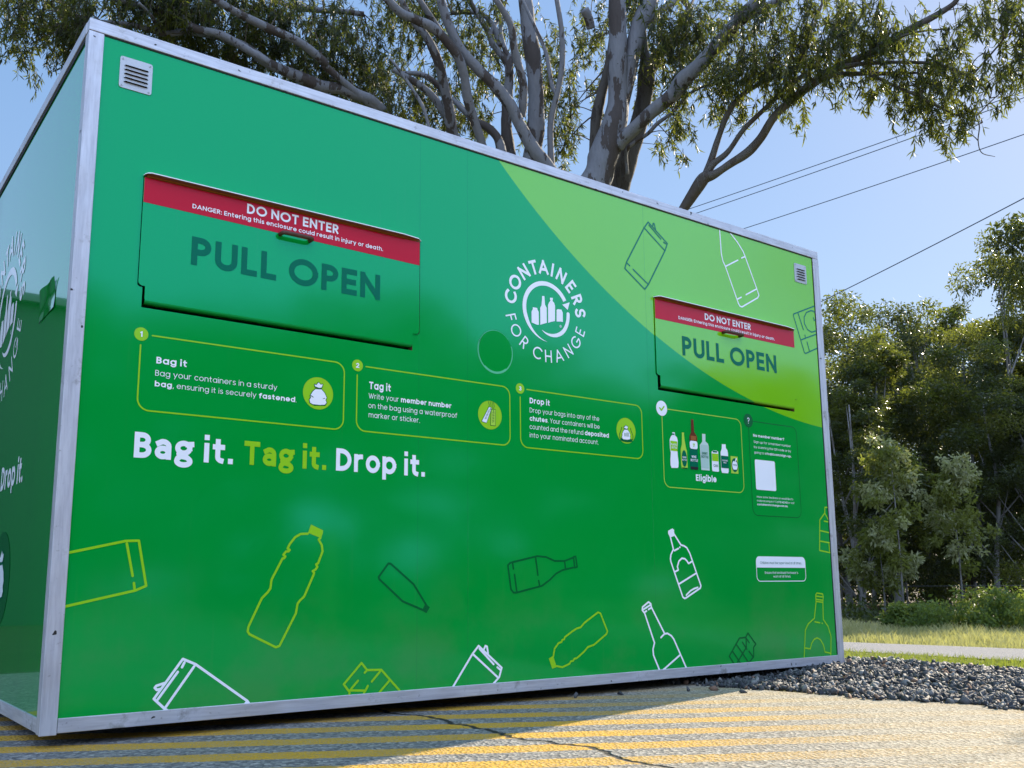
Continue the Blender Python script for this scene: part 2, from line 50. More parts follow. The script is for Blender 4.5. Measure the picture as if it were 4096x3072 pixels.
LIMBS = [["A","trunk",[[5.322,3.806,4.701,0.0904],[5.248,3.816,4.79,0.0779],[5.085,3.844,4.965,0.0694],[4.931,3.854,5.169,0.0602],[4.828,3.851,5.328,0.0599],[4.669,3.878,5.498,0.0581],[4.452,3.932,5.678,0.0545],[4.265,3.97,5.857,0.0495],[4.128,3.965,6.065,0.046],[4.006,3.938,6.3,0.041]]],["A","limb",[[4.979,3.875,5.279,0.0327],[4.942,3.812,5.399,0.0472],[4.88,3.728,5.57,0.0452],[4.724,3.652,5.812,0.0399],[4.602,3.565,6.036,0.0356],[4.389,3.539,6.235,0.0328]]],["A","trunk",[[5.471,4.393,4.99,0.1133],[5.478,4.34,5.213,0.1002],[5.47,4.25,5.659,0.0915],[5.399,4.192,6.174,0.0889],[5.324,4.174,6.518,0.0837],[5.248,4.149,6.897,0.0767]]],["A","limb",[[5.436,3.956,4.785,0.0386],[5.367,3.89,5.116,0.0334],[5.335,3.831,5.35,0.0333],[5.343,3.729,5.613,0.0316],[5.335,3.635,5.89,0.0298],[5.276,3.568,6.197,0.0264],[5.175,3.522,6.532,0.0247]]],["A","limb",[[5.332,3.737,5.577,0.0166],[5.298,3.764,5.686,0.0216],[5.268,3.787,5.939,0.0217],[5.236,3.81,6.121,0.0201],[5.115,3.906,6.51,0.0169],[5.05,3.956,6.716,0.0152]]],["A","trunk",[[5.467,4.718,5.26,0.0717],[5.413,4.717,5.531,0.0646],[5.391,4.689,5.821,0.0575],[5.392,4.634,6.185,0.0522],[5.358,4.631,6.367,0.0414],[5.218,4.705,6.589,0.0361],[5.162,4.725,6.736,0.0343],[5.046,4.779,6.958,0.0307],[4.941,4.832,7.143,0.0271]]],["A","limb",[[5.355,4.6,6.196,0.0323],[5.388,4.604,6.404,0.036],[5.353,4.653,6.533,0.0307],[5.328,4.707,6.788,0.0237],[5.368,4.712,7.044,0.0183],[5.42,4.702,7.26,0.0147]]],["A","limb",[[5.193,4.738,6.705,0.0217],[5.268,4.763,6.853,0.0201],[5.384,4.78,7.025,0.0166]]],["A","limb",[[5.299,4.684,6.588,0.0326],[5.277,4.745,6.808,0.0364],[5.208,4.851,7.016,0.0293],[5.105,4.992,7.101,0.0277],[4.971,5.19,7.139,0.0242]]],["A","trunk",[[4.589,4.513,5.14,0.0713],[4.535,4.497,5.208,0.0652],[4.463,4.444,5.344,0.0648],[4.36,4.363,5.544,0.0511],[4.206,4.267,5.804,0.0472],[4.024,4.216,6.015,0.0386],[3.873,4.216,6.117,0.0335],[3.683,4.179,6.303,0.0284]]],["A","trunk",[[4.714,4.197,4.999,0.0428],[4.568,4.13,5.192,0.0456],[4.437,4.067,5.369,0.0467],[4.324,3.972,5.567,0.0446],[4.188,3.912,5.733,0.0457],[3.936,3.898,5.893,0.0451],[3.751,3.922,5.938,0.0447],[3.57,3.948,5.968,0.042],[3.391,3.942,6.063,0.0378]]],["A","limb",[[4.401,4.13,5.806,0.0326],[4.187,4.113,5.987,0.0338],[4.001,4.091,6.152,0.0319],[3.829,4.07,6.302,0.03]]],["A","limb",[[4.48,4.537,5.406,0.0419],[4.325,4.538,5.574,0.0383],[4.167,4.567,5.68,0.0365],[4.001,4.611,5.753,0.033],[3.886,4.643,5.8,0.0214]]],["A","limb",[[4.555,4.678,5.671,0.0274],[4.488,4.654,5.768,0.029],[4.382,4.661,5.847,0.0305],[4.242,4.693,5.892,0.0287],[4.048,4.76,5.869,0.0201]]],["A","limb",[[4.0,4.106,4.955,0.0156],[3.93,4.114,5.163,0.0187],[3.824,4.152,5.349,0.0172],[3.692,4.208,5.55,0.0141],[3.62,4.241,5.643,0.0094]]],["A","limb",[[5.215,4.543,5.181,0.054],[5.18,4.581,5.391,0.0508],[5.092,4.667,5.532,0.0439],[5.004,4.756,5.608,0.037],[4.914,4.843,5.741,0.0318],[4.811,4.943,5.904,0.0231]]],["A","limb",[[4.061,4.972,5.425,0.0339],[3.977,4.961,5.486,0.0464],[3.822,4.958,5.563,0.0585],[3.646,4.981,5.59,0.0622],[3.473,5.002,5.615,0.0593],[3.269,5.04,5.592,0.0611],[3.049,5.061,5.627,0.0605],[2.718,5.087,5.683,0.0523],[2.467,5.084,5.766,0.0469],[2.23,5.097,5.799,0.0417],[1.934,5.132,5.767,0.0349],[1.695,5.166,5.678,0.0269],[1.437,5.18,5.675,0.0221],[1.152,5.203,5.621,0.0159]]],["A","limb",[[4.031,4.987,5.459,0.0339],[3.732,4.966,5.557,0.04],[3.473,4.934,5.655,0.0377],[3.238,4.898,5.746,0.0387],[3.222,4.881,5.767,0.0451],[2.94,4.839,5.861,0.0434],[2.599,4.823,5.888,0.0425],[2.268,4.796,5.917,0.0378],[1.991,4.757,5.955,0.0333]]],["A","limb",[[2.596,4.782,5.507,0.0306],[2.446,4.814,5.57,0.0365],[2.153,4.876,5.682,0.0376],[1.919,4.946,5.701,0.0373],[1.76,4.97,5.784,0.037],[1.465,5.053,5.812,0.0322],[1.189,5.128,5.841,0.0246]]],["A","limb",[[1.643,5.086,5.638,0.0163],[1.568,4.986,5.656,0.0175],[1.48,4.886,5.667,0.0158],[1.366,4.78,5.662,0.0127]]],["A","limb",[[3.846,5.234,6.722,0.0296],[3.604,5.325,6.716,0.0312],[3.446,5.388,6.693,0.0327],[3.129,5.505,6.687,0.0307],[2.857,5.589,6.738,0.0254]]],["B","trunk",[[5.636,3.625,4.455,0.2056],[5.708,3.548,4.708,0.169],[5.76,3.488,4.927,0.1569],[5.818,3.421,5.182,0.1474],[5.855,3.37,5.421,0.1162],[5.846,3.343,5.747,0.1015],[5.831,3.31,6.178,0.0961],[5.808,3.278,6.647,0.0906]]],["B","trunk",[[6.189,3.803,4.65,0.1381],[6.225,3.747,4.841,0.1296],[6.264,3.677,5.101,0.1211],[6.329,3.584,5.379,0.0996],[6.371,3.501,5.71,0.085],[6.381,3.443,6.024,0.0955],[6.348,3.429,6.27,0.0522],[6.31,3.415,6.534,0.0453],[6.28,3.381,6.886,0.0383]]],["B","limb",[[6.408,3.477,5.992,0.0697],[6.505,3.443,6.198,0.0614],[6.618,3.397,6.387,0.0547],[6.75,3.341,6.58,0.0479],[6.923,3.273,6.921,0.0394]]],["B","limb",[[5.835,3.362,4.987,0.074],[5.85,3.279,5.064,0.0753],[5.918,3.089,5.181,0.0698],[5.979,2.918,5.284,0.0692],[6.034,2.769,5.366,0.0687],[6.06,2.624,5.49,0.0792],[6.11,2.476,5.575,0.0723],[6.155,2.303,5.694,0.067],[6.188,2.165,5.79,0.0665],[6.219,2.008,5.907,0.0613],[6.28,1.791,6.033,0.0514]]],["B","limb",[[6.244,2.11,5.851,0.0386],[6.286,2.004,5.913,0.0415],[6.361,1.851,5.971,0.0382],[6.456,1.66,6.031,0.0318]]],["B","limb",[[5.91,3.325,5.49,0.0498],[5.947,3.295,5.722,0.0584],[5.979,3.269,5.973,0.0753],[6.061,3.203,6.391,0.091],[6.171,3.122,6.704,0.0915]]],["B","limb",[[6.066,3.451,5.538,0.0254],[6.125,3.386,5.95,0.0358],[6.171,3.332,6.311,0.0376],[6.276,3.246,6.549,0.0377],[6.497,3.091,6.758,0.0293],[6.626,3.002,6.856,0.0242]]],["B","trunk",[[5.905,3.839,4.882,0.0428],[5.9,3.796,5.229,0.0514],[5.911,3.745,5.543,0.0653],[5.945,3.685,5.804,0.0568],[5.98,3.624,6.067,0.0431],[6.001,3.555,6.454,0.0345]]],["B","limb",[[6.074,3.478,4.795,0.0201],[6.024,3.429,5.013,0.0217],[6.076,3.348,5.103,0.0217],[6.16,3.241,5.182,0.0217],[6.217,3.154,5.276,0.0216],[6.309,3.033,5.372,0.0199],[6.379,2.922,5.497,0.0182],[6.469,2.801,5.597,0.0165],[6.636,2.623,5.643,0.0115]]],["B","limb",[[5.606,3.571,6.577,0.0508],[5.675,3.587,6.519,0.0476],[5.742,3.627,6.433,0.0428]]],["C","trunk",[[6.023,2.793,4.035,0.0516],[6.059,2.694,4.142,0.0513],[6.092,2.583,4.276,0.0588],[6.123,2.481,4.396,0.0601],[6.18,2.399,4.421,0.0415],[6.26,2.265,4.499,0.0382],[6.353,2.105,4.593,0.0426],[6.401,1.985,4.706,0.0408],[6.44,1.837,4.883,0.0376],[6.519,1.671,5.013,0.0403],[6.616,1.485,5.138,0.04],[6.725,1.298,5.232,0.0367],[6.876,1.061,5.314,0.0335],[7.014,0.819,5.433,0.0331],[7.15,0.583,5.536,0.0285],[7.22,0.453,5.603,0.0241],[7.236,0.398,5.658,0.0212]]],["C","limb",[[6.148,2.493,4.406,0.0464],[6.183,2.405,4.531,0.0339],[6.265,2.281,4.637,0.0276],[6.333,2.132,4.827,0.0237],[6.429,1.97,4.984,0.0236],[6.557,1.76,5.178,0.0227],[6.666,1.598,5.303,0.0211],[6.79,1.392,5.492,0.0187],[6.892,1.207,5.681,0.0149],[6.935,1.089,5.846,0.0104]]],["C","limb",[[6.199,2.504,4.473,0.0389],[6.225,2.447,4.624,0.0342],[6.249,2.388,4.79,0.0311],[6.292,2.301,5.016,0.0295],[6.38,2.186,5.211,0.0264],[6.559,2.011,5.358,0.0217],[6.72,1.866,5.445,0.017],[6.83,1.755,5.548,0.0155],[6.845,1.697,5.743,0.0139],[6.915,1.559,6.088,0.0108]]],["C","limb",[[6.531,1.428,5.084,0.0263],[6.643,1.284,5.115,0.0233],[6.795,1.107,5.095,0.0203],[6.972,0.903,5.06,0.0158],[7.084,0.77,5.044,0.01]]],["C","limb",[[6.589,1.245,5.145,0.0246],[6.727,1.058,5.148,0.0201],[6.929,0.795,5.107,0.017],[7.089,0.592,5.047,0.0155],[7.209,0.448,4.945,0.014],[7.28,0.363,4.877,0.0125],[7.326,0.31,4.792,0.0083],[7.357,0.268,4.664,0.0048]]],["C","limb",[[6.667,0.969,4.981,0.0156],[6.819,0.826,4.852,0.0141],[6.958,0.692,4.739,0.0126],[7.097,0.562,4.606,0.0097],[7.233,0.43,4.502,0.0069],[7.322,0.34,4.454,0.0041]]],["C","limb",[[7.273,0.365,4.509,0.0055],[7.303,0.361,4.42,0.0055],[7.306,0.385,4.298,0.0048],[7.342,0.381,4.195,0.0041],[7.439,0.316,4.16,0.0021]]],["C","limb",[[7.196,0.351,4.84,0.0097],[7.268,0.235,4.978,0.0083],[7.344,0.107,5.137,0.0069],[7.378,0.03,5.26,0.0055],[7.402,-0.055,5.42,0.0055]]],["C","limb",[[6.894,0.847,5.349,0.0143],[7.028,0.677,5.383,0.0107],[7.173,0.506,5.376,0.0064]]],["C","limb",[[6.521,1.657,5.233,0.0112],[6.551,1.537,5.478,0.0104],[6.558,1.435,5.722,0.0089],[6.609,1.319,5.908,0.0059]]]]
FOL = {"A":[[0.65,5.74,6.02,0.563,0.217,70],[0.55,5.9,5.64,0.217,0.26,34],[0.86,5.66,5.68,0.303,0.26,44],[1.11,5.35,5.66,0.3,0.3,50],[0.61,5.91,5.41,0.061,0.069,3],[0.81,5.75,5.45,0.043,0.061,3],[0.99,5.59,5.53,0.078,0.087,6],[1.11,5.38,5.54,0.128,0.086,10],[1.59,5.32,5.92,0.487,0.266,110],[2.05,5.36,5.91,0.503,0.32,120],[2.51,5.35,6.13,0.519,0.377,130],[3.05,5.43,6.21,0.54,0.442,140],[2.46,5.44,5.85,0.283,0.189,40],[3.61,5.49,6.33,0.51,0.561,150],[4.08,5.49,5.92,0.416,0.364,80],[3.54,5.54,5.77,0.404,0.202,40],[4.56,5.5,6.54,0.485,0.647,90],[4.93,5.48,5.95,0.435,0.381,60],[5.21,5.3,6.38,0.384,0.713,70],[5.43,5.04,6.86,0.384,0.603,70],[5.94,4.64,6.32,0.272,0.707,60],[4.5,5.2,6.96,0.635,0.265,80],[5.32,5.09,5.79,0.216,0.162,18],[4.18,5.23,5.57,0.255,0.153,25]],"B":[[6.02,4.33,5.74,0.148,0.37,34],[6.25,4.24,6.53,0.269,0.593,60],[6.17,4.64,5.56,0.163,0.163,16],[6.42,3.58,6.66,0.312,0.468,70],[6.32,3.02,6.08,0.294,0.442,90],[6.43,2.65,6.2,0.385,0.385,110],[6.57,3.62,5.95,0.156,0.26,24],[6.25,2.81,5.49,0.214,0.191,40],[6.09,2.91,5.0,0.104,0.104,12],[6.2,2.82,5.07,0.094,0.113,9],[6.27,2.8,4.88,0.038,0.094,4],[6.32,3.83,6.99,0.318,0.265,40]],"C":[[6.18,2.11,5.49,0.358,0.313,105],[6.21,2.27,5.23,0.226,0.181,50],[6.32,1.82,5.74,0.398,0.31,105],[6.34,1.92,5.22,0.221,0.155,42],[6.37,1.53,5.19,0.257,0.257,60],[6.44,1.39,5.57,0.343,0.3,80],[6.6,1.09,5.24,0.335,0.251,80],[6.55,0.94,5.51,0.372,0.207,80],[6.86,0.81,5.02,0.29,0.207,60],[6.89,0.71,5.39,0.29,0.248,55],[6.99,0.65,4.77,0.204,0.184,50],[7.14,0.57,4.6,0.164,0.164,34],[7.13,0.5,4.38,0.105,0.097,18],[7.18,0.37,4.79,0.162,0.162,26],[7.03,0.43,5.03,0.202,0.202,34],[7.08,0.23,5.21,0.24,0.24,40],[6.45,1.41,4.88,0.068,0.11,8],[6.32,1.6,5.0,0.086,0.103,9],[6.27,1.78,4.97,0.043,0.113,5],[6.55,1.33,4.88,0.042,0.119,5],[6.7,0.98,4.78,0.058,0.074,6],[7.38,0.03,5.09,0.12,0.359,50],[7.35,0.14,4.7,0.104,0.16,22],[7.43,0.04,4.86,0.096,0.2,22],[7.16,0.14,5.33,0.24,0.2,40]]}
BGT = [[24.74,13.86,9.05,0.87],[28.05,15.02,9.83,1.03],[25.25,12.44,7.98,0.84],[32.07,15.54,11.14,1.04],[34.98,15.75,11.82,1.1],[29.01,11.92,9.16,0.89],[32.82,12.6,10.4,1.06],[29.2,10.03,11.38,0.79],[31.93,10.23,12.73,1.15],[29.07,18.06,9.8,1.13],[22.77,12.05,6.63,0.71],[37.32,17.99,10.95,1.18],[26.75,10.26,7.06,0.74],[35.11,10.73,11.18,1.23],[31.27,21.2,11.14,1.44],[26.81,9.1,6.33,0.71]]
UND = [[21.6,10.64,2.52,0.65],[21.17,9.87,4.66,0.69],[23.39,9.58,4.19,0.72],[19.9,7.93,0.44,0.66],[20.21,7.09,0.35,0.64],[19.95,9.19,0.3,0.32]]
WIRES = [[[23.92,18.39,13.65],[24.97,7.49,13.54]],[[24.0,18.37,13.44],[24.99,7.52,13.38]],[[25.3,17.53,12.85],[25.08,7.66,12.4]],[[27.74,16.26,10.27],[25.24,7.9,10.7]]]

# ---------------------------------------------------------------- basics
R = math.radians
C = S.collection
rng = np.random.default_rng(7)
random.seed(7)


def link(o, parent=None):
    C.objects.link(o)
    if parent is not None:
        o.parent = parent
    return o


def tag(o, label=None, cat=None, group=None, kind=None):
    if label: o['label'] = label
    if cat: o['category'] = cat
    if group: o['group'] = group
    if kind: o['kind'] = kind
    return o


def thing(name, label, cat, loc=(0, 0, 0), group=None, rz=0.0):
    o = link(bpy.data.objects.new(name, None))
    o.empty_display_size = .2
    o.location = loc
    o.rotation_euler = (0, 0, rz)
    return tag(o, label, cat, group)


def mesh_obj(name, verts, faces, mats, parent=None, mi=None, smooth=False, label=None):
    me = bpy.data.meshes.new(name)
    verts = np.asarray(verts, dtype=np.float32).reshape(-1, 3)
    if isinstance(faces, np.ndarray):
        n, k = faces.shape
        me.vertices.add(len(verts)); me.vertices.foreach_set('co', verts.ravel())
        me.loops.add(n * k); me.loops.foreach_set('vertex_index', faces.ravel().astype(np.int32))
        me.polygons.add(n)
        me.polygons.foreach_set('loop_start', np.arange(0, n * k, k, dtype=np.int32))
        me.polygons.foreach_set('loop_total', np.full(n, k, dtype=np.int32))
        me.update(calc_edges=True)
    else:
        me.from_pydata([tuple(map(float, v)) for v in verts], [], [tuple(f) for f in faces])
    if not isinstance(mats, (list, tuple)): mats = [mats]
    for m in mats: me.materials.append(m)
    if mi is not None:
        me.polygons.foreach_set('material_index', np.asarray(mi, dtype=np.int32))
    if smooth:
        me.polygons.foreach_set('use_smooth', np.ones(len(me.polygons), dtype=bool))
    me.update()
    o = link(bpy.data.objects.new(name, me), parent)
    if label: o['label'] = label
    return o


class MB:
    """collects shapes into one mesh"""
    def __init__(s): s.v = []; s.f = []; s.m = []

    def add(s, vs, fs, m=0):
        b = len(s.v); s.v += [tuple(v) for v in vs]
        s.f += [tuple(b + i for i in f) for f in fs]; s.m += [m] * len(fs)

    def box(s, x0, x1, y0, y1, z0, z1, m=0):
        v = [(x, y, z) for z in (z0, z1) for y in (y0, y1) for x in (x0, x1)]
        s.add(v, [(0, 2, 3, 1), (4, 5, 7, 6), (0, 1, 5, 4), (2, 6, 7, 3), (0, 4, 6, 2), (1, 3, 7, 5)], m)

    def bevbox(s, x0, x1, y0, y1, z0, z1, b=.003, m=0):
        bm = bmesh.new(); bmesh.ops.create_cube(bm, size=1)
        for v in bm.verts:
            v.co = ((x0 + x1) / 2 + v.co.x * (x1 - x0), (y0 + y1) / 2 + v.co.y * (y1 - y0), (z0 + z1) / 2 + v.co.z * (z1 - z0))
        bmesh.ops.bevel(bm, geom=bm.edges[:], offset=b, segments=2, affect='EDGES', profile=.5)
        bm.verts.index_update()
        s.add([v.co[:] for v in bm.verts], [[v.index for v in f.verts] for f in bm.faces], m); bm.free()

    def tube(s, pts, rad, sides=10, m=0, cap=True, lump=0.0, seed=0):
        pts = [Vector(p) for p in pts]; n = len(pts)
        rs = rad if hasattr(rad, '__len__') else [rad] * n
        t = (pts[1] - pts[0]).normalized()
        a = t.orthogonal().normalized()
        b0 = len(s.v)
        for i, p in enumerate(pts):
            t2 = (pts[min(i + 1, n - 1)] - pts[max(i - 1, 0)]).normalized()
            a = (a - t2 * a.dot(t2)).normalized(); bb = t2.cross(a)
            for k in range(sides):
                an = 2 * math.pi * k / sides
                d = a * math.cos(an) + bb * math.sin(an)
                r = rs[i]
                if lump:
                    q = (p + d * r) * 3.0
                    r *= 1 + lump * noise.noise(q + Vector((seed, 0, 0))) + lump * .5 * noise.noise(q * 3.1)
                s.v.append(tuple(p + d * r))
        for i in range(n - 1):
            for k in range(sides):
                k2 = (k + 1) % sides
                s.f.append((b0 + i * sides + k, b0 + i * sides + k2, b0 + (i + 1) * sides + k2, b0 + (i + 1) * sides + k)); s.m.append(m)
        if cap:
            s.f.append(tuple(b0 + k for k in reversed(range(sides)))); s.m.append(m)
            s.f.append(tuple(b0 + (n - 1) * sides + k for k in range(sides))); s.m.append(m)

    def build(s, name, mats, parent=None, smooth=False, label=None):
        return mesh_obj(name, s.v, s.f, mats, parent, s.m, smooth, label)


def sample(pts, k):
    """Catmull-Rom resampling of rows (x, y, z, r)"""
    P = np.array(pts, float); P = np.vstack([2 * P[0] - P[1], P, 2 * P[-1] - P[-2]])
    out = []
    for i in range(1, len(P) - 2):
        for t in np.linspace(0, 1, k, endpoint=False):
            a, b, c, d = P[i - 1:i + 3]
            out.append(.5 * (2 * b + (c - a) * t + (2 * a - 5 * b + 4 * c - d) * t * t + (3 * b - a - 3 * c + d) * t ** 3))
    out.append(P[-2]); out = np.array(out); out[:, 3] = np.maximum(out[:, 3], .002)
    return out


# ---------------------------------------------------------------- materials
class NT:
    def __init__(s, name):
        s.mat = bpy.data.materials.new(name); s.mat.use_nodes = True
        s.t = s.mat.node_tree; s.n = s.t.nodes
        s.b = s.n['Principled BSDF']; s.out = s.n['Material Output']

    def new(s, kind, **kw):
        n = s.n.new(kind)
        for k, v in kw.items(): setattr(n, k, v)
        return n

    def put(s, sock, v):
        if isinstance(v, bpy.types.NodeSocket): s.t.links.new(v, sock)
        elif isinstance(v, (tuple, list)) and len(v) == 3 and sock.type == 'RGBA': sock.default_value = (*v, 1)
        else: sock.default_value = v

    def math(s, op, a, b=0.0, clamp=False):
        n = s.new('ShaderNodeMath', operation=op, use_clamp=clamp)
        s.put(n.inputs[0], a); s.put(n.inputs[1], b)
        return n.outputs[0]

    def coord(s, which='Object'):
        return s.new('ShaderNodeTexCoord').outputs[which]

    def xyz(s, v):
        n = s.new('ShaderNodeSeparateXYZ'); s.put(n.inputs[0], v); return n.outputs

    def mapv(s, v, scale=(1, 1, 1)):
        n = s.new('ShaderNodeMapping'); s.put(n.inputs[0], v); n.inputs['Scale'].default_value = scale; return n.outputs[0]

    def noise(s, v, scale, detail=4, rough=.55, out=0):
        n = s.new('ShaderNodeTexNoise'); s.put(n.inputs['Vector'], v)
        n.inputs['Scale'].default_value = scale; n.inputs['Detail'].default_value = detail; n.inputs['Roughness'].default_value = rough
        return n.outputs[out]

    def ramp(s, v, stops):
        n = s.new('ShaderNodeValToRGB'); s.put(n.inputs[0], v)
        e = n.color_ramp.elements
        while len(e) < len(stops): e.new(.5)
        for el, (p, c) in zip(e, stops): el.position = p; el.color = (*c, 1) if len(c) == 3 else c
        return n.outputs[0]

    def smooth(s, v, a, b):
        n = s.new('ShaderNodeMapRange'); n.interpolation_type = 'SMOOTHSTEP'
        s.put(n.inputs[0], v); n.inputs[1].default_value = a; n.inputs[2].default_value = b
        return n.outputs[0]

    def mix(s, f, a, b, mode='MIX'):
        n = s.new('ShaderNodeMix'); n.data_type = 'RGBA'; n.blend_type = mode
        s.put(n.inputs[0], f); s.put(n.inputs[6], a); s.put(n.inputs[7], b)
        return n.outputs[2]

    def bump(s, h, strength=.3, dist=.01):
        n = s.new('ShaderNodeBump'); s.put(n.inputs['Height'], h)
        n.inputs['Strength'].default_value = strength; n.inputs['Distance'].default_value = dist
        s.put(s.b.inputs['Normal'], n.outputs[0]); return n

    def set(s, col=None, rough=None, metal=None, spec=None):
        if col is not None: s.put(s.b.inputs['Base Color'], col)
        if rough is not None: s.put(s.b.inputs['Roughness'], rough)
        if metal is not None: s.put(s.b.inputs['Metallic'], metal)
        if spec is not None: s.put(s.b.inputs['Specular IOR Level'], spec)
        return s.mat


GREEN = (.0004, .305, .034); LIME = (.20, .52, .005)


def vinyl_panel(name, green=GREEN):
    n = NT(name); co = n.coord(); x, y, z = n.xyz(co)
    dx = n.math('SUBTRACT', x, 4.44); dz = n.math('SUBTRACT', z, 5.151)
    d = n.math('SQRT', n.math('ADD', n.math('MULTIPLY', dx, dx), n.math('MULTIPLY', dz, dz)))
    m = n.math('LESS_THAN', d, 3.731)
    col = n.mix(m, green, LIME)
    big = n.noise(n.mapv(co, (1, 1, 1)), 1.1, 2, .4)
    h = n.math('MULTIPLY', big, 1.0)
    seam = None
    for sx in (1.395, 1.6475, 2.773):
        a = n.math('COMPARE', x, sx); a.node.inputs[2].default_value = .0018
        seam = a if seam is None else n.math('ADD', seam, a, True)
    # narrow over-lapped vinyl joints show as slightly duller lines
    col = n.mix(n.math('MULTIPLY', seam, .28), col, (.001, .16, .04))
    grime = n.noise(co, 2.3, 5, .62)
    drip = n.noise(n.mapv(co, (26, 1, .8)), 1.6, 4, .6)
    low = n.smooth(z, .75, .05)
    dust = n.math('MULTIPLY', n.math('ADD', n.math('MULTIPLY', n.smooth(drip, .58, .78), .045), n.math('MULTIPLY', low, n.math('MULTIPLY', n.smooth(grime, .42, .7), .22))), 1.0, True)
    scuff = n.smooth(n.noise(n.mapv(co, (1, 1, 2.2)), 17, 6, .75), .715, .76)
    col = n.mix(dust, col, (.16, .17, .10)); col = n.mix(n.math('MULTIPLY', scuff, .22), col, (.03, .10, .04))
    rough = n.math('ADD', n.math('MULTIPLY', grime, .08), .055)
    n.b.inputs['Specular Tint'].default_value = (.15, 1.0, 1.0, 1)      # tints the gloss reflections blue-green
    b1 = n.new('ShaderNodeBump'); n.put(b1.inputs['Height'], h); b1.inputs['Strength'].default_value = .16; b1.inputs['Distance'].default_value = .03
    b2 = n.new('ShaderNodeBump'); n.put(b2.inputs['Height'], seam); b2.inputs['Strength'].default_value = .35; b2.inputs['Distance'].default_value = .002
    n.t.links.new(b1.outputs[0], b2.inputs['Normal']); n.put(n.b.inputs['Normal'], b2.outputs[0])
    return n.set(col, rough, spec=.72)


def print_mat(name, c, rough=.22):
    n = NT(name); g = n.noise(n.coord(), 9, 3)
    if name == 'print_deep_green': n.b.inputs['IOR'].default_value = 1.35
    if name != 'print_white': n.b.inputs['Specular Tint'].default_value = (.25, .8, .8, 1) if 'red' not in name else (1, .3, .4, 1)
    return n.set(n.mix(n.math('MULTIPLY', g, .10), c, tuple(v * .75 for v in c)), rough, spec=.45)


def alu(name, sc=(14, 14, 1.2)):
    n = NT(name); co = n.coord()
    streak = n.noise(n.mapv(co, sc), 5, 5, .6)
    fine = n.noise(co, 38, 5, .7)
    dirt = n.noise(co, 7, 6, .72)
    c = n.ramp(streak, [(.3, (.42, .415, .45)), (.62, (.58, .575, .61))])
    c = n.mix(n.math('MULTIPLY', n.smooth(dirt, .57, .72), .8), c, (.22, .21, .19))
    sp = n.noise(co, 24, 2, .5); c = n.mix(n.smooth(sp, .715, .735), c, (.03, .028, .026))
    c = n.mix(n.math('MULTIPLY', n.smooth(fine, .62, .72), .6), c, (.10, .09, .08))
    n.bump(n.noise(co, 3.0, 3), .10, .02)
    return n.set(c, n.ramp(dirt, [(.4, (.42,) * 3), (.7, (.62,) * 3)]), .55)


def plain(name, c, rough=.6, metal=0.0, spec=.5, nz=.25, sc=12, bump=0.0):
    n = NT(name); co = n.coord(); g = n.noise(co, sc, 5, .6)
    if bump: n.bump(g, bump, .01)
    return n.set(n.mix(n.math('MULTIPLY', g, nz * 2), c, tuple(v * .45 for v in c)), rough, metal, spec)


M = {}
M['panel'] = vinyl_panel('vinyl_green')
M['flap'] = vinyl_panel('vinyl_flap')
def side_vinyl():
    n = NT('vinyl_side'); co = n.coord(); x, y, z = n.xyz(co)
    seam = None
    for sy in (.443, 1.314):
        a = n.math('COMPARE', y, sy); a.node.inputs[2].default_value = .003
        seam = a if seam is None else n.math('ADD', seam, a, True)
    n.b.inputs['IOR'].default_value = 1.6; n.b.inputs['Coat Weight'].default_value = .8; n.b.inputs['Coat Roughness'].default_value = .02; n.b.inputs['Coat IOR'].default_value = 1.7; n.b.inputs['Specular Tint'].default_value = (.3, .9, 1.0, 1)
    n.bump(n.noise(co, .9, 2, .4), .10, .03)
    sm = n.noise(n.mapv(co, (1, 3, 1)), 1.6, 4, .6)
    return n.set(n.mix(seam, GREEN, (.001, .12, .03)), n.math('ADD', n.math('MULTIPLY', sm, .07), .05), spec=1.0)
M['side'] = side_vinyl()
M['white'] = print_mat('print_white', (.86, .87, .90))
M['lime'] = print_mat('print_lime', (.30, .60, .012))
M['dark'] = print_mat('print_dark_green', (.001, .115, .024))
M['deep'] = print_mat('print_deep_green', (.0003, .135, .066))
M['teal'] = print_mat('print_teal', (.001, .15, .075))
M['red'] = print_mat('print_red', (.50, .004, .022))
M['brown'] = print_mat('print_brown', (.13, .025, .006))
M['amber'] = print_mat('print_amber', (.32, .10, .02))
M['clear'] = print_mat('print_clear', (.55, .68, .62))
M['lgreen'] = print_mat('print_light_green', (.42, .66, .06))
M['black'] = plain('black_void', (.006, .006, .006), .9)
M['gap_shade'] = plain('black_gap_shade', (.012, .014, .016), .7)
M['alu'] = alu('weathered_aluminium'); M['alurail'] = alu('weathered_rail', (1.0, 1.0, 16))
M['rust'] = plain('rusty_steel', (.095, .04, .02), .6, 0.0, nz=.45, sc=60, bump=.3)
M['rustlip'] = plain('brown_primed_lip', (.20, .085, .04), .7, nz=.4, sc=30)
M['steel'] = plain('louvre_metal', (.50, .51, .53), .45, .45, nz=.15, sc=25)
M['frame'] = plain('underframe', (.04, .045, .045), .7)


def mirror_xz(p): return p
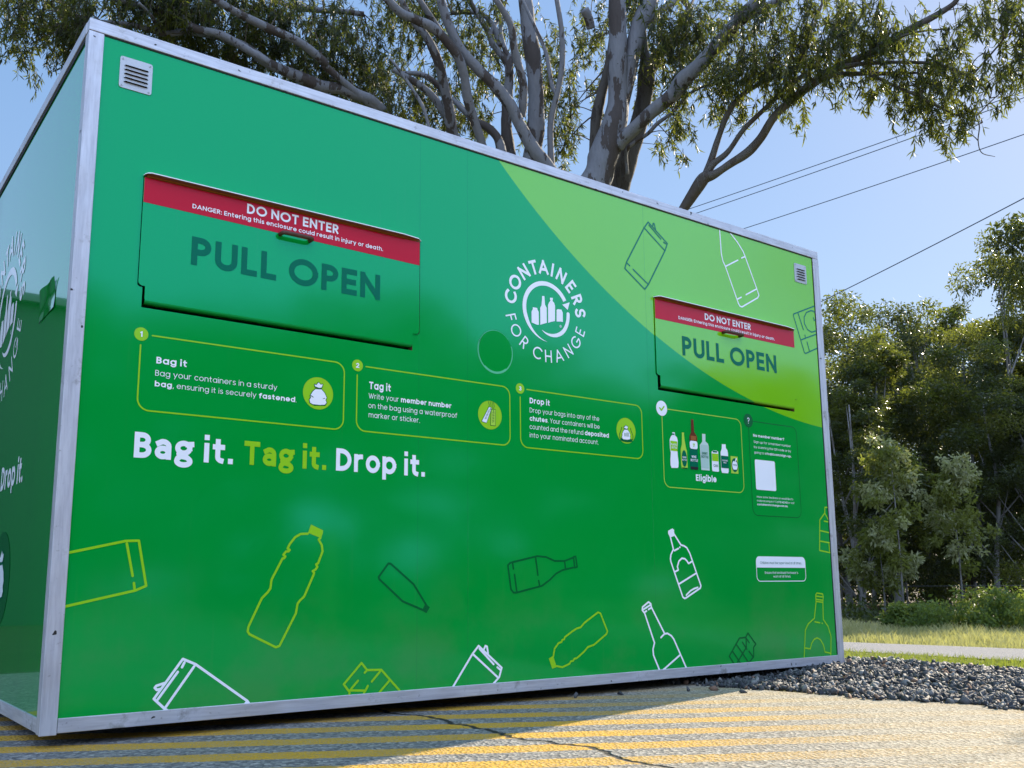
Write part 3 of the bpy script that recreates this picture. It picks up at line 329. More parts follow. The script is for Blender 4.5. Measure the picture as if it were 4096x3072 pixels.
# ---------------------------------------------------------------- flat prints
class Print:
    """2D union of strokes, fills and letters, triangulated without overlaps"""
    def __init__(s): s.tris = []; s.polys = []

    def poly(s, pts):
        a = sum(p[0] * q[1] - q[0] * p[1] for p, q in zip(pts, pts[1:] + pts[:1]))
        s.polys.append(list(pts) if a > 0 else list(pts)[::-1])

    def disc(s, c, r, n=28, rz=None):
        rz = rz or r
        s.poly([(c[0] + r * math.cos(2 * math.pi * k / n), c[1] + rz * math.sin(2 * math.pi * k / n)) for k in range(n)])

    def stroke(s, pts, w, round_=True, jn=10):
        h = w / 2; n = len(pts)
        for i in range(n - 1):
            (x0, y0), (x1, y1) = pts[i], pts[i + 1]
            L = math.hypot(x1 - x0, y1 - y0)
            if L < 1e-7: continue
            ux, uy = (x1 - x0) / L, (y1 - y0) / L
            e0 = h if (i == 0 and not round_) else 0; e1 = h if (i == n - 2 and not round_) else 0
            x0 -= ux * e0; y0 -= uy * e0; x1 += ux * e1; y1 += uy * e1
            s.poly([(x0 + uy * h, y0 - ux * h), (x1 + uy * h, y1 - ux * h), (x1 - uy * h, y1 + ux * h), (x0 - uy * h, y0 + ux * h)])
        rngs = range(n) if round_ else range(1, n - 1)
        for i in rngs: s.disc(pts[i], h, jn)

    def solve(s):
        if s.polys:
            vs = []; fs = []
            for p in s.polys:
                fs.append(list(range(len(vs), len(vs) + len(p)))); vs += [Vector(q) for q in p]
            r = delaunay_2d_cdt(vs, [], fs, 0, 1e-6)
            ov = [tuple(v) for v in r[0]]
            b = [f for f, o in zip(r[2], r[5]) if o]
            s.tris.append((ov, b)); s.polys = []
        return s

    def geo(s):
        s.solve(); V = []; F = []
        for v, f in s.tris:
            b = len(V); V += v; F += [tuple(b + i for i in q) for q in f]
        return V, F


def arc(cx, cy, rx, ry, a0, a1, n=14):
    return [(cx + rx * math.cos(R(a0 + (a1 - a0) * k / n)), cy + ry * math.sin(R(a0 + (a1 - a0) * k / n))) for k in range(n + 1)]


X = .75
def glyphs():
    G = {}
    G['A'] = (.78, [[(0, 0), (.39, 1)], [(.39, 1), (.78, 0)], [(.14, .3), (.64, .3)]])
    G['B'] = (.46, [[(0, 0), (0, 1)], [(0, 1), (.22, 1)] + arc(.22, .76, .22, .24, 90, -90, 8) + [(0, .52)], [(0, .52), (.22, .52)] + arc(.22, .26, .26, .26, 90, -90, 8) + [(0, 0)]])
    G['C'] = (.82, [arc(.48, .5, .48, .5, 45, 315, 20)])
    G['D'] = (.64, [[(0, 0), (0, 1)], [(0, 1), (.18, 1)] + arc(.18, .5, .46, .5, 90, -90, 14) + [(0, 0)]])
    G['E'] = (.44, [[(.44, 1), (0, 1)], [(0, 0), (0, 1)], [(0, .5), (.40, .5)], [(0, 0), (.44, 0)]])
    G['F'] = (.42, [[(.42, 1), (0, 1)], [(0, 0), (0, 1)], [(0, .5), (.38, .5)]])
    G['G'] = (.88, [arc(.48, .5, .48, .5, 45, 350, 20), [(.95, .44), (.56, .44)]])
    G['H'] = (.62, [[(0, 0), (0, 1)], [(.62, 0), (.62, 1)], [(0, .5), (.62, .5)]])
    G['I'] = (0, [[(0, 0), (0, 1)]])
    G['L'] = (.38, [[(0, 1), (0, 0)], [(0, 0), (.38, 0)]])
    G['N'] = (.66, [[(0, 0), (0, 1)], [(.02, .97), (.64, .03)], [(.66, 0), (.66, 1)]])
    G['O'] = (.96, [arc(.48, .5, .48, .5, 0, 360, 26)])
    G['P'] = (.48, [[(0, 0), (0, 1)], [(0, 1), (.22, 1)] + arc(.22, .73, .26, .27, 90, -90, 10) + [(0, .46)]])
    G['Q'] = (.96, [arc(.48, .5, .48, .5, 0, 360, 26), [(.58, .3), (.9, -.05)]])
    G['R'] = (.50, G['P'][1] + [[(.22, .46), (.48, 0)]])
    G['S'] = (.52, [arc(.26, .74, .25, .26, 35, 270, 12) + arc(.26, .24, .27, .24, 90, -150, 12)])
    G['T'] = (.56, [[(0, 1), (.56, 1)], [(.28, 1), (.28, 0)]])
    G['U'] = (.60, [[(0, 1), (0, .31)] + arc(.30, .31, .30, .31, 180, 360, 12) + [(.60, 1)]])
    G['Y'] = (.62, [[(0, 1), (.31, .45)], [(.62, 1), (.31, .45)], [(.31, .45), (.31, 0)]])
    G['V'] = (.7, [[(0, 1), (.35, 0)], [(.35, 0), (.7, 1)]])
    G['M'] = (.8, [[(0, 0), (0, 1)], [(.02, .97), (.4, .35)], [(.4, .35), (.78, .97)], [(.8, 0), (.8, 1)]])
    G['K'] = (.5, [[(0, 0), (0, 1)], [(.48, 1), (.03, .4)], [(.18, .58), (.5, 0)]])
    G['W'] = (1.0, [[(0, 1), (.26, 0)], [(.26, 0), (.5, .95)], [(.5, .95), (.74, 0)], [(.74, 0), (1.0, 1)]])
    bowl = lambda: arc(.30, X / 2, .30, X / 2, 0, 360, 20)
    G['a'] = (.60, [bowl(), [(.60, X), (.60, 0)]])
    G['b'] = (.60, [[(0, 1.05), (0, 0)], bowl()])
    G['c'] = (.52, [arc(.30, X / 2, .30, X / 2, 48, 312, 14)])
    G['d'] = (.60, [bowl(), [(.60, 1.05), (.60, 0)]])
    G['e'] = (.60, [[(0, .36), (.60, .36)] , arc(.30, X / 2, .30, X / 2, -3, 318, 18)])
    G['f'] = (.30, [[(.34, 1.02)] + arc(.32, .83, .20, .19, 90, 180, 6) + [(.12, 0)], [(0, .70), (.32, .70)]])
    G['g'] = (.60, [bowl(), [(.60, X), (.60, -.06)] + arc(.31, -.06, .29, .26, 0, -145, 9)])
    G['h'] = (.52, [[(0, 1.05), (0, 0)], [(0, .42)] + arc(.26, .46, .26, .29, 180, 0, 9) + [(.52, 0)]])
    G['i'] = (0, [[(0, X - .02), (0, 0)], ['dot', 0, 1.0]])
    G['j'] = (0, [[(0, X - .02), (0, -.16)] + arc(-.16, -.16, .16, .14, 0, -90, 5), ['dot', 0, 1.0]])
    G['k'] = (.46, [[(0, 1.05), (0, 0)], [(.42, .72), (.03, .30)], [(.16, .42), (.46, 0)]])
    G['l'] = (0, [[(0, 1.05), (0, 0)]])
    G['m'] = (.92, [[(0, X), (0, 0)], [(0, .42)] + arc(.23, .47, .23, .28, 180, 0, 8) + [(.46, 0)], [(.46, .42)] + arc(.69, .47, .23, .28, 180, 0, 8) + [(.92, 0)]])
    G['n'] = (.52, [[(0, X), (0, 0)], [(0, .42)] + arc(.26, .46, .26, .29, 180, 0, 9) + [(.52, 0)]])
    G['o'] = (.60, [bowl()])
    G['p'] = (.60, [[(0, X), (0, -.30)], bowl()])
    G['q'] = (.60, [[(.60, X), (.60, -.30)], bowl()])
    G['r'] = (.30, [[(0, X), (0, 0)], [(0, .40)] + arc(.26, .46, .26, .29, 175, 85, 6)])
    G['s'] = (.40, [arc(.20, .56, .19, .19, 35, 265, 9) + arc(.20, .18, .21, .18, 85, -150, 9)])
    G['t'] = (.32, [[(.12, .98), (.12, .2)] + arc(.30, .18, .18, .18, 180, 262, 5), [(0, .70), (.32, .70)]])
    G['u'] = (.52, [[(0, X), (0, .29)] + arc(.26, .29, .26, .29, 180, 360, 9), [(.52, X), (.52, 0)]])
    G['v'] = (.54, [[(0, X), (.27, 0)], [(.27, 0), (.54, X)]])
    G['w'] = (.84, [[(0, X), (.22, 0)], [(.22, 0), (.42, .7)], [(.42, .7), (.62, 0)], [(.62, 0), (.84, X)]])
    G['y'] = (.54, [[(0, X), (.27, .04)], [(.54, X), (.15, -.30)]])
    G['1'] = (.2, [[(0, .84), (.2, 1)], [(.2, 1), (.2, 0)]])
    G['2'] = (.5, [arc(.25, .73, .25, .27, 160, -35, 9) + [(0, 0)], [(0, 0), (.52, 0)]])
    G['3'] = (.5, [arc(.24, .75, .23, .25, 140, -80, 9), arc(.24, .27, .26, .27, 80, -140, 10)])
    G['4'] = (.56, [[(.4, 0), (.4, 1)], [(.4, 1), (0, .25)], [(0, .25), (.56, .25)]])
    G['.'] = (0, [['dot', 0, 0]]); G[','] = (.05, [[(.06, .04), (0, -.16)]])
    G[':'] = (0, [['dot', 0, 0], ['dot', 0, .6]]); G['?'] = (.44, [arc(.22, .77, .22, .23, 165, -40, 9) + [(.2, .44), (.2, .34)], ['dot', .2, 0]])
    G['/'] = (.36, [[(0, -.12), (.36, 1.05)]]); G['-'] = (.3, [[(0, .38), (.3, .38)]])
    # humanist forms for the slogan: two-storey a, spectacle g
    G['\u0251'] = (.46, [[(.04, .66)] + arc(.22, .52, .24, .23, 100, 0, 8) + [(.46, 0)], arc(.22, .21, .22, .21, 0, 360, 16)])
    G['\u0261'] = (.52, [arc(.25, .50, .25, .25, 0, 360, 18), [(.42, .70), (.58, .72)], [(.10, .30), (.06, .20), (.12, .10), (.40, .04)] + arc(.26, -.14, .28, .17, 45, -180, 12) + [(.02, -.02), (.14, .08)]])
    G['\u012b'] = (0, [[(0, X - .02), (0, 0)], [(0, 1.15), (0, 1.151)]]); G['\u00b7'] = (0, [[(0, 0), (0, .001)]])
    return G


GL = glyphs(); GC = {}


def glyph(ch, w):
    k = (ch, round(w, 3))
    if k not in GC:
        gw, st = GL[ch]; h = w / 2; p = Print()
        f = lambda q: (q[0] + h, h + q[1] * (1 - 2 * h) if q[1] >= 0 else h + q[1] * (1 - .6 * w))
        for s_ in st:
            if s_[0] == 'dot':
                x, y = f((s_[1], 0)); y = h if s_[2] == 0 else (s_[2] - .02 if s_[2] > .8 else s_[2])
                p.disc((x, y), h * 1.22, 12)
            else:
                p.stroke([f(q) for q in s_], w, False, 10)
        GC[k] = (p.geo(), gw + w)
    return GC[k]


def text2d(s, wt, bold=.2, track=.15, space=.34):
    """returns verts, faces, width in cap-height units; *...* is bold"""
    V = []; F = []; x = 0; on = False
    for ch in s:
        if ch == '*': on = not on; continue
        if ch == ' ': x += space; continue
        (v, f), adv = glyph(ch, bold if on else wt)
        b = len(V); V += [(x + a, c) for a, c in v]; F += [tuple(b + i for i in q) for q in f]
        x += adv + track
    return V, F, x - track


class Face:
    """maps wall coordinates (u, z) to a face of the kiosk"""
    def __init__(s, side=False, u0=0, y=0): s.side = side; s.u0 = u0; s.y = y
    def __call__(s, V, off):
        if s.side: return [(-off, s.u0 - u, z) for u, z in V]
        return [(u, s.y - off, z) for u, z in V]


FRONT = Face()


def put(name, V, F, mat, parent, off=.0012, face=FRONT, label=None):
    if face.side: pass
    return mesh_obj(name, face(V, off), F, mat, parent, label=label)


def put_print(name, p, mat, parent, off=.0012, face=FRONT, label=None):
    V, F = p.geo(); return put(name, V, F, mat, parent, off, face, label)


def text_lines(rows, sx=1, ou=0, oz=0):
    """rows (string, x0, x1, baseline, cap, weight) -> one flat mesh"""
    V = []; F = []
    for s_, x0, x1, z0, cap, wt in rows:
        v, f, W_ = text2d(s_, wt)
        k = (x1 - x0) / W_; b = len(V)
        V += [(x0 + a * k, z0 + c * cap) for a, c in v]; F += [tuple(b + i for i in q) for q in f]
    return V, F


def rrect(x0, x1, z0, z1, r, n=6):
    return arc(x1 - r, z1 - r, r, r, 90, 0, n) + arc(x1 - r, z0 + r, r, r, 0, -90, n) + arc(x0 + r, z0 + r, r, r, -90, -180, n) + arc(x0 + r, z1 - r, r, r, 180, 90, n)


def tess(outer, holes):
    loops = [[Vector((*p, 0)) for p in l] for l in [outer] + holes]
    V = [p for l in [outer] + holes for p in l]
    return V, [t for t in tessellate_polygon(loops)]


def fix_normals(o):
    bm = bmesh.new(); bm.from_mesh(o.data); bmesh.ops.recalc_face_normals(bm, faces=bm.faces[:]); bm.to_mesh(o.data); bm.free()


# ================================================================ ground
def sm(a, b, x):
    t = np.clip((x - a) / (b - a), 0, 1); return t * t * (3 - 2 * t)


def height(x, y):
    x = np.asarray(x, float); y = np.asarray(y, float)
    h = -.035 + .042 * sm(3.15, 4.1, x) - .757 * sm(4.6, 9.5, x)
    h = h - .32 * sm(18, 46, x)
    h = h + .018 * sm(3.35, 3.9, x) * np.exp(-((y + .05) / .28) ** 2) * (1 - sm(4.5, 5.2, x))
    return h


def terrain():
    g = lambda a, b, c0, c1, step: np.unique(np.round(np.concatenate([np.linspace(a, c0, 16), np.arange(c0, c1, step), np.linspace(c1, b, 16)]), 3))
    xs = g(-150, 320, -6, 30, .25); ys = g(-260, 260, -12, 26, .7)
    Xg, Yg = np.meshgrid(xs, ys); Z = height(Xg, Yg)
    far = (Xg > 10)
    Z = Z + far * .05 * np.sin(Xg * .6 + Yg * .35) * np.cos(Yg * .5)
    nx = len(xs); i = np.arange(len(ys) - 1)[:, None] * nx + np.arange(nx - 1)[None, :]
    F = np.stack([i, i + 1, i + nx + 1, i + nx], -1).reshape(-1, 4)
    n = NT('earth_and_grass'); co = n.coord(); x, y, z = n.xyz(co)
    a = n.noise(co, 1.3, 6, .65); b = n.noise(co, 22, 4, .7)
    c = n.ramp(a, [(.32, (.12, .125, .035)), (.52, (.20, .185, .065)), (.7, (.27, .22, .10))])
    c = n.mix(n.math('MULTIPLY', b, .5), c, (.07, .09, .02))
    litter = n.ramp(b, [(.35, (.05, .04, .025)), (.65, (.12, .095, .06))])
    under = n.math('MULTIPLY', n.smooth(y, 2.6, 3.4), n.smooth(x, 9.0, 6.5)); c = n.mix(under, c, n.mix(a, (.022, .022, .013), (.06, .05, .03)))      # leaf litter under the gums, made dark for the side wall's reflection
    c = n.mix(n.smooth(n.math('ADD', x, n.math('MULTIPLY', y, .55)), 33.0, 37.5), c, litter)
    n.bump(b, .6, .05)
    o = mesh_obj('terrain', np.stack([Xg, Yg, Z], -1).reshape(-1, 3), F, n.set(c, .95, spec=.2), smooth=True)
    tag(o, kind='structure')


def pavement():
    # slab of old asphalt with worn yellow hatching
    e = [(-16, -34), (5.6, -34), (4.2, -8), (3.52, -2.6), (3.36, -1.6), (3.20, -.82), (3.12, -.42), (3.06, .3), (3.0, 1.2), (3.0, 3.1), (-16, 3.6)]
    n = len(e); V = [(x, y, 0) for x, y in e] + [(x, y, -.14) for x, y in e]
    F = [tuple(range(n))] + [(i, i + n, (i + 1) % n + n, (i + 1) % n) for i in range(n)]
    m = NT('worn_asphalt_hatching'); co = m.coord(); x, y, z = m.xyz(co)
    wob = m.noise(co, 3.5, 4, .6)
    q = m.math('DIVIDE', m.math('ADD', m.math('MULTIPLY', x, .565), y), 1.1486)
    q = m.math('ADD', q, m.math('MULTIPLY', m.math('SUBTRACT', wob, .5), .028))
    ph = m.math('FRACT', m.math('ADD', m.math('DIVIDE', m.math('SUBTRACT', q, .012), .2615), .5))
    dist = m.math('ABSOLUTE', m.math('SUBTRACT', ph, .5))
    fine = m.noise(co, 150, 3, .7); mid = m.noise(co, 34, 5, .7); big = m.noise(co, 1.4, 3, .5)
    st = m.new('ShaderNodeTexVoronoi'); m.put(st.inputs['Vector'], co); st.inputs['Scale'].default_value = 85
    stc = st.outputs['Distance']
    chip = m.new('ShaderNodeTexVoronoi'); m.put(chip.inputs['Vector'], co); chip.inputs['Scale'].default_value = 85
    cv = m.new('ShaderNodeSeparateColor'); m.put(cv.inputs[0], chip.outputs['Color'])
    g = m.ramp(cv.outputs[0], [(.05, (.06, .065, .075)), (.45, (.13, .134, .14)), (.8, (.225, .222, .215)), (1., (.36, .345, .31))])
    g = m.mix(m.math('MULTIPLY', m.smooth(mid, .45, .70), .55), g, (.12, .125, .13))
    edge = m.smooth(m.math('ADD', dist, m.math('MULTIPLY', m.math('SUBTRACT', mid, .5), .17)), .268, .212)
    worn_sunlit = m.math('ADD', m.smooth(x, 1.6, 3.2), m.smooth(y, -.9, -2.2), True)      # more worn where vehicles drive; also masks the warm sunlit tint
    wear = m.smooth(m.math('ADD', m.math('ADD', fine, m.math('MULTIPLY', big, .30)), m.math('MULTIPLY', worn_sunlit, .17)), .80, .60)
    paint = m.math('MULTIPLY', edge, m.math('SUBTRACT', m.math('ADD', m.math('MULTIPLY', wear, .66), .34), m.math('MULTIPLY', worn_sunlit, .28)), True)
    g = m.mix(m.math('MULTIPLY', m.math('ADD', worn_sunlit, m.math('MULTIPLY', mid, .5)), .46, True), g, m.mix(cv.outputs[0], (.30, .235, .13), (.46, .385, .245)))  # warm beige painted in to brighten the sunlit side
    lim = m.math('LESS_THAN', y, 1.2)
    paint = m.math('MULTIPLY', paint, lim)
    yel = m.mix(m.math('MULTIPLY', m.smooth(mid, .5, .7), .5), (.60, .325, .007), (.44, .25, .03))
    yel = m.mix(m.math('MULTIPLY', cv.outputs[0], .35), yel, (.20, .13, .03))
    c = m.mix(paint, g, yel)
    # the open crack across the slab
    cx = m.math('ADD', 1.34, m.math('MULTIPLY', m.math('SUBTRACT', m.noise(m.mapv(co, (.2, 1, 1)), 2.3, 5, .6), .5), .34))
    ck = m.smooth(m.math('ABSOLUTE', m.math('SUBTRACT', x, cx)), .017, .005)
    c = m.mix(ck, c, (.018, .018, .016))
    hgt = m.math('SUBTRACT', m.math('ADD', m.math('MULTIPLY', stc, .8), m.math('MULTIPLY', mid, .9)), m.math('MULTIPLY', ck, 3.0))
    m.bump(hgt, .75, .014)
    o = mesh_obj('pavement', V, F, m.set(c, .85, spec=.3))
    tag(o, kind='structure')


def road():
    n = NT('pale_road_seal'); co = n.coord(); f = n.noise(co, 60, 4, .75); b = n.noise(co, 2.2, 4)
    c = n.ramp(f, [(.3, (.13, .13, .13)), (.6, (.30, .295, .285))])
    c = n.mix(n.math('MULTIPLY', b, .3), c, (.20, .195, .18)); n.bump(f, .8, .04)
    ys = np.linspace(-200, 200, 81)
    V = []; F = []
    for i, y in enumerate(ys):
        xn = 14.7 + .03 * math.sin(y * 1.3) ; xf = 17.05 - .10 * (y - 7) + .05 * math.sin(y * 1.7)
        xf = min(max(xf, 16.2), 18.4)
        V += [(xn, y, float(height(xn, y)) + .055), (xf, y, float(height(xf, y)) + .07)]
        if i: F.append((2 * i - 2, 2 * i - 1, 2 * i + 1, 2 * i))
    tag(mesh_obj('road', V, F, n.set(c, .9, spec=.2)), kind='structure')


def rocks(centres, sizes, name, mats, seed, mi=None):
    """angular broken stones as one mesh"""
    g = np.random.default_rng(seed)
    bm = bmesh.new(); bmesh.ops.create_icosphere(bm, subdivisions=1, radius=1)
    bv = np.array([v.co[:] for v in bm.verts]); bf = np.array([[v.index for v in f.verts] for f in bm.faces]); bm.free()
    N = len(centres); k = len(bv)
    v = bv[None] * (1 + g.uniform(-.30, .30, (N, k, 1)))
    # planar chops give flat broken faces
    for _ in range(7):
        nrm = g.normal(size=(N, 1, 3)); nrm /= np.linalg.norm(nrm, axis=2, keepdims=True)
        d = g.uniform(.16, .58, (N, 1, 1)); pr = (v * nrm).sum(2, keepdims=True)
        v = v - nrm * np.maximum(pr - d, 0)
    sc = g.uniform(.7, 1.75, (N, 1, 3)) * np.asarray(sizes)[:, None, None]; sc[:, :, 2] *= .72
    v = v * sc
    q = g.normal(size=(N, 4)); q /= np.linalg.norm(q, axis=1, keepdims=True)
    w, x, y, z = q.T
    Rm = np.stack([1 - 2 * (y * y + z * z), 2 * (x * y - z * w), 2 * (x * z + y * w), 2 * (x * y + z * w), 1 - 2 * (x * x + z * z), 2 * (y * z - x * w), 2 * (x * z - y * w), 2 * (y * z + x * w), 1 - 2 * (x * x + y * y)], -1).reshape(N, 3, 3)
    v = np.einsum('nij,nkj->nki', Rm, v) + np.asarray(centres)[:, None]
    F = (bf[None] + (np.arange(N) * k)[:, None, None]).reshape(-1, 3)
    m = None if mi is None else np.repeat(mi, len(bf))
    return v.reshape(-1, 3), F, m


def stone_mat(name, c0, c1):
    n = NT(name); co = n.coord(); a = n.noise(co, 14, 2, .5); b = n.noise(co, 90, 4, .7)
    c = n.mix(a, c0, c1); c = n.mix(n.math('MULTIPLY', b, .6), c, tuple(v * .5 for v in c0)); n.bump(b, .5, .006)
    return n.set(c, .68, spec=.35)


def gravel():
    mats = [stone_mat('bluestone', (.052, .054, .056), (.125, .125, .12)), stone_mat('pale_stone', (.17, .165, .15), (.28, .27, .25)), stone_mat('rusty_stone', (.16, .085, .05), (.27, .17, .11)), stone_mat('dark_stone', (.022, .024, .03), (.05, .053, .058))]
    n = 26000
    x = rng.uniform(2.95, 4.95, n); y = rng.uniform(-2.9, 1.5, n)
    edge = 3.12 - .16 * (y + .4) + .05 * np.sin(y * 9) + .03 * np.sin(y * 23)
    edge = np.where(y > -.3, 3.10 - .22 * (y + .3), edge) - .02
    keep = x > edge + rng.exponential(.025, n) * 0
    x, y, edge = x[keep], y[keep], edge[keep]
    lift = sm(0, .5, x - edge)
    s = rng.gamma(4, .0034, len(x)); s = np.clip(s, .006, .022)
    z = np.maximum(height(x, y), -.004) * lift + rng.uniform(0, .014, len(x)) * lift + s * .35
    z = np.where(x > 4.6, height(x, y) + s * .35 + rng.uniform(0, .015, len(x)), z)
    inside = (x < 4.30) & (y > .03); z = np.where(inside & (z > .05), .02, z)
    near = (y > -.035) & (y <= .03) & (x < 4.3); z = np.where(near, np.minimum(z, .075), z); y = np.where(near, y - .05, y)
    mi = rng.choice(4, len(x), p=[.52, .09, .04, .35])
    V, F, m = rocks(np.stack([x, y, z], 1), s, 'gravel', mats, 3, mi)
    o = mesh_obj('gravel', V, F, mats, mi=m); tag(o, kind='stuff')
    # single stones that rolled onto the slab
    for (px, py, sz, k, lab) in ((2.215, -.03, .017, 0, 'small pale stone lying alone on the yellow stripe, farthest from the gravel'), (2.46, -.06, .022, 1, 'dark stone on the slab edge shadow, between the small pale stone and the gravel heap'),
                             (2.80, -.17, .026, 0, 'larger bluish stone at the foot of the gravel heap, under the kiosk edge'), (2.93, -.22, .026, 2, 'brownish rusty stone at the foot of the gravel heap'), (2.95, -.385, .017, 0, 'small dark stone on the striped slab just inside the shadow edge')):
        V, F, _ = rocks(np.array([[0, 0, sz * .42]]), np.array([sz]), 's', None, int(px * 100))
        o = mesh_obj('loose_stone', V, F, mats[(0, 3, 2)[k]]); o.location = (px, py, 0)
        tag(o, lab, 'stone', 'loose stones on the slab')


def blades(name, x, y, z, hgt, wid, mat, lean=.35, seed=1):
    g = np.random.default_rng(seed); N = len(x)
    an = g.uniform(0, 2 * np.pi, N); ln = g.uniform(.1, 1, N) * lean; fa = g.uniform(0, 2 * np.pi, N)
    d = np.stack([np.cos(an) * ln, np.sin(an) * ln, np.ones(N)], 1); d /= np.linalg.norm(d, axis=1, keepdims=True)
    wv = np.stack([np.cos(fa), np.sin(fa), 0 * fa], 1) * wid[:, None] / 2
    p = np.stack([x, y, z], 1); h = hgt[:, None]
    mid = p + d * h * .55 + np.array([0, 0, .04]) * h; tip = p + d * h + np.stack([np.cos(an), np.sin(an), -.5 + 0 * an], 1) * h * lean * .35
    V = np.stack([p - wv, p + wv, mid + wv * .8, mid - wv * .8, tip], 1).reshape(-1, 3)
    b = np.arange(N)[:, None] * 5
    F = np.concatenate([b + np.array([[0, 1, 2]]), b + np.array([[0, 2, 3]]), b + np.array([[3, 2, 4]])], 0)
    return mesh_obj(name, V, F, mat)


def leaf_mat(name, c0, c1, trans=.45, rough=.45, scale=2.5):
    n = NT(name); co = n.coord(); a = n.noise(co, scale, 2, .5); b = n.noise(co, scale * 9, 2)
    c = n.mix(n.math('ADD', n.math('MULTIPLY', a, .7), n.math('MULTIPLY', b, .4), True), c0, c1)
    n.set(c, rough, spec=.3)
    tr = n.new('ShaderNodeBsdfTranslucent'); n.put(tr.inputs[0], n.mix(.35, c, (.42, .50, .05)))
    mx = n.new('ShaderNodeMixShader'); mx.inputs[0].default_value = trans
    n.t.links.new(n.b.outputs[0], mx.inputs[1]); n.t.links.new(tr.outputs[0], mx.inputs[2]); n.t.links.new(mx.outputs[0], n.out.inputs[0])
    return n.mat


def grass():
    g = np.random.default_rng(5)
    dry = leaf_mat('dry_grass', (.25, .235, .085), (.46, .41, .21), .45, .6, 1.2)
    fresh = leaf_mat('green_grass', (.10, .145, .018), (.24, .265, .05), .45, .55, 1.2)
    n = 60000; x = 17.0 + g.gamma(1.5, 4.2, n); y = g.uniform(.5, 26, n)
    xf = np.clip(17.05 - .10 * (y - 7), 16.2, 18.4); x = x + (xf - 17.0) + .05
    k = (x + .55 * y < 35.5) & (y < 9.5 + .75 * (x - 13)); x, y = x[k], y[k]
    hh = g.uniform(.07, .24, len(x)) * (1 + (x - 17) * .02) * (1 + .5 * np.sin(y * 2.1) * np.sin(x * 1.7))
    o = blades('tall_grass', x, y, height(x, y), hh, g.uniform(.012, .026, len(x)) * (1 + (x - 17) * .03), dry, .5, 2); tag(o, kind='stuff')
    n = 26000; x = g.uniform(9.0, 14.75, n); y = g.uniform(1, 10, n)
    o = blades('verge_grass', x, y, height(x, y), g.uniform(.06, .17, n), g.uniform(.009, .018, n), fresh, .6, 3); tag(o, kind='stuff')
    # thin green fringe at the back of the gravel bed
    n = 4500; x = g.uniform(5.1, 7.2, n); y = g.uniform(-1.2, 3, n)
    o = blades('short_grass', x, y, height(x, y), g.uniform(.03, .09, n), g.uniform(.004, .008, n), fresh, .6, 4); tag(o, kind='stuff')


# ================================================================ kiosk
KW, KD, KB, KT = 4.287, 2.5, .045, 2.54


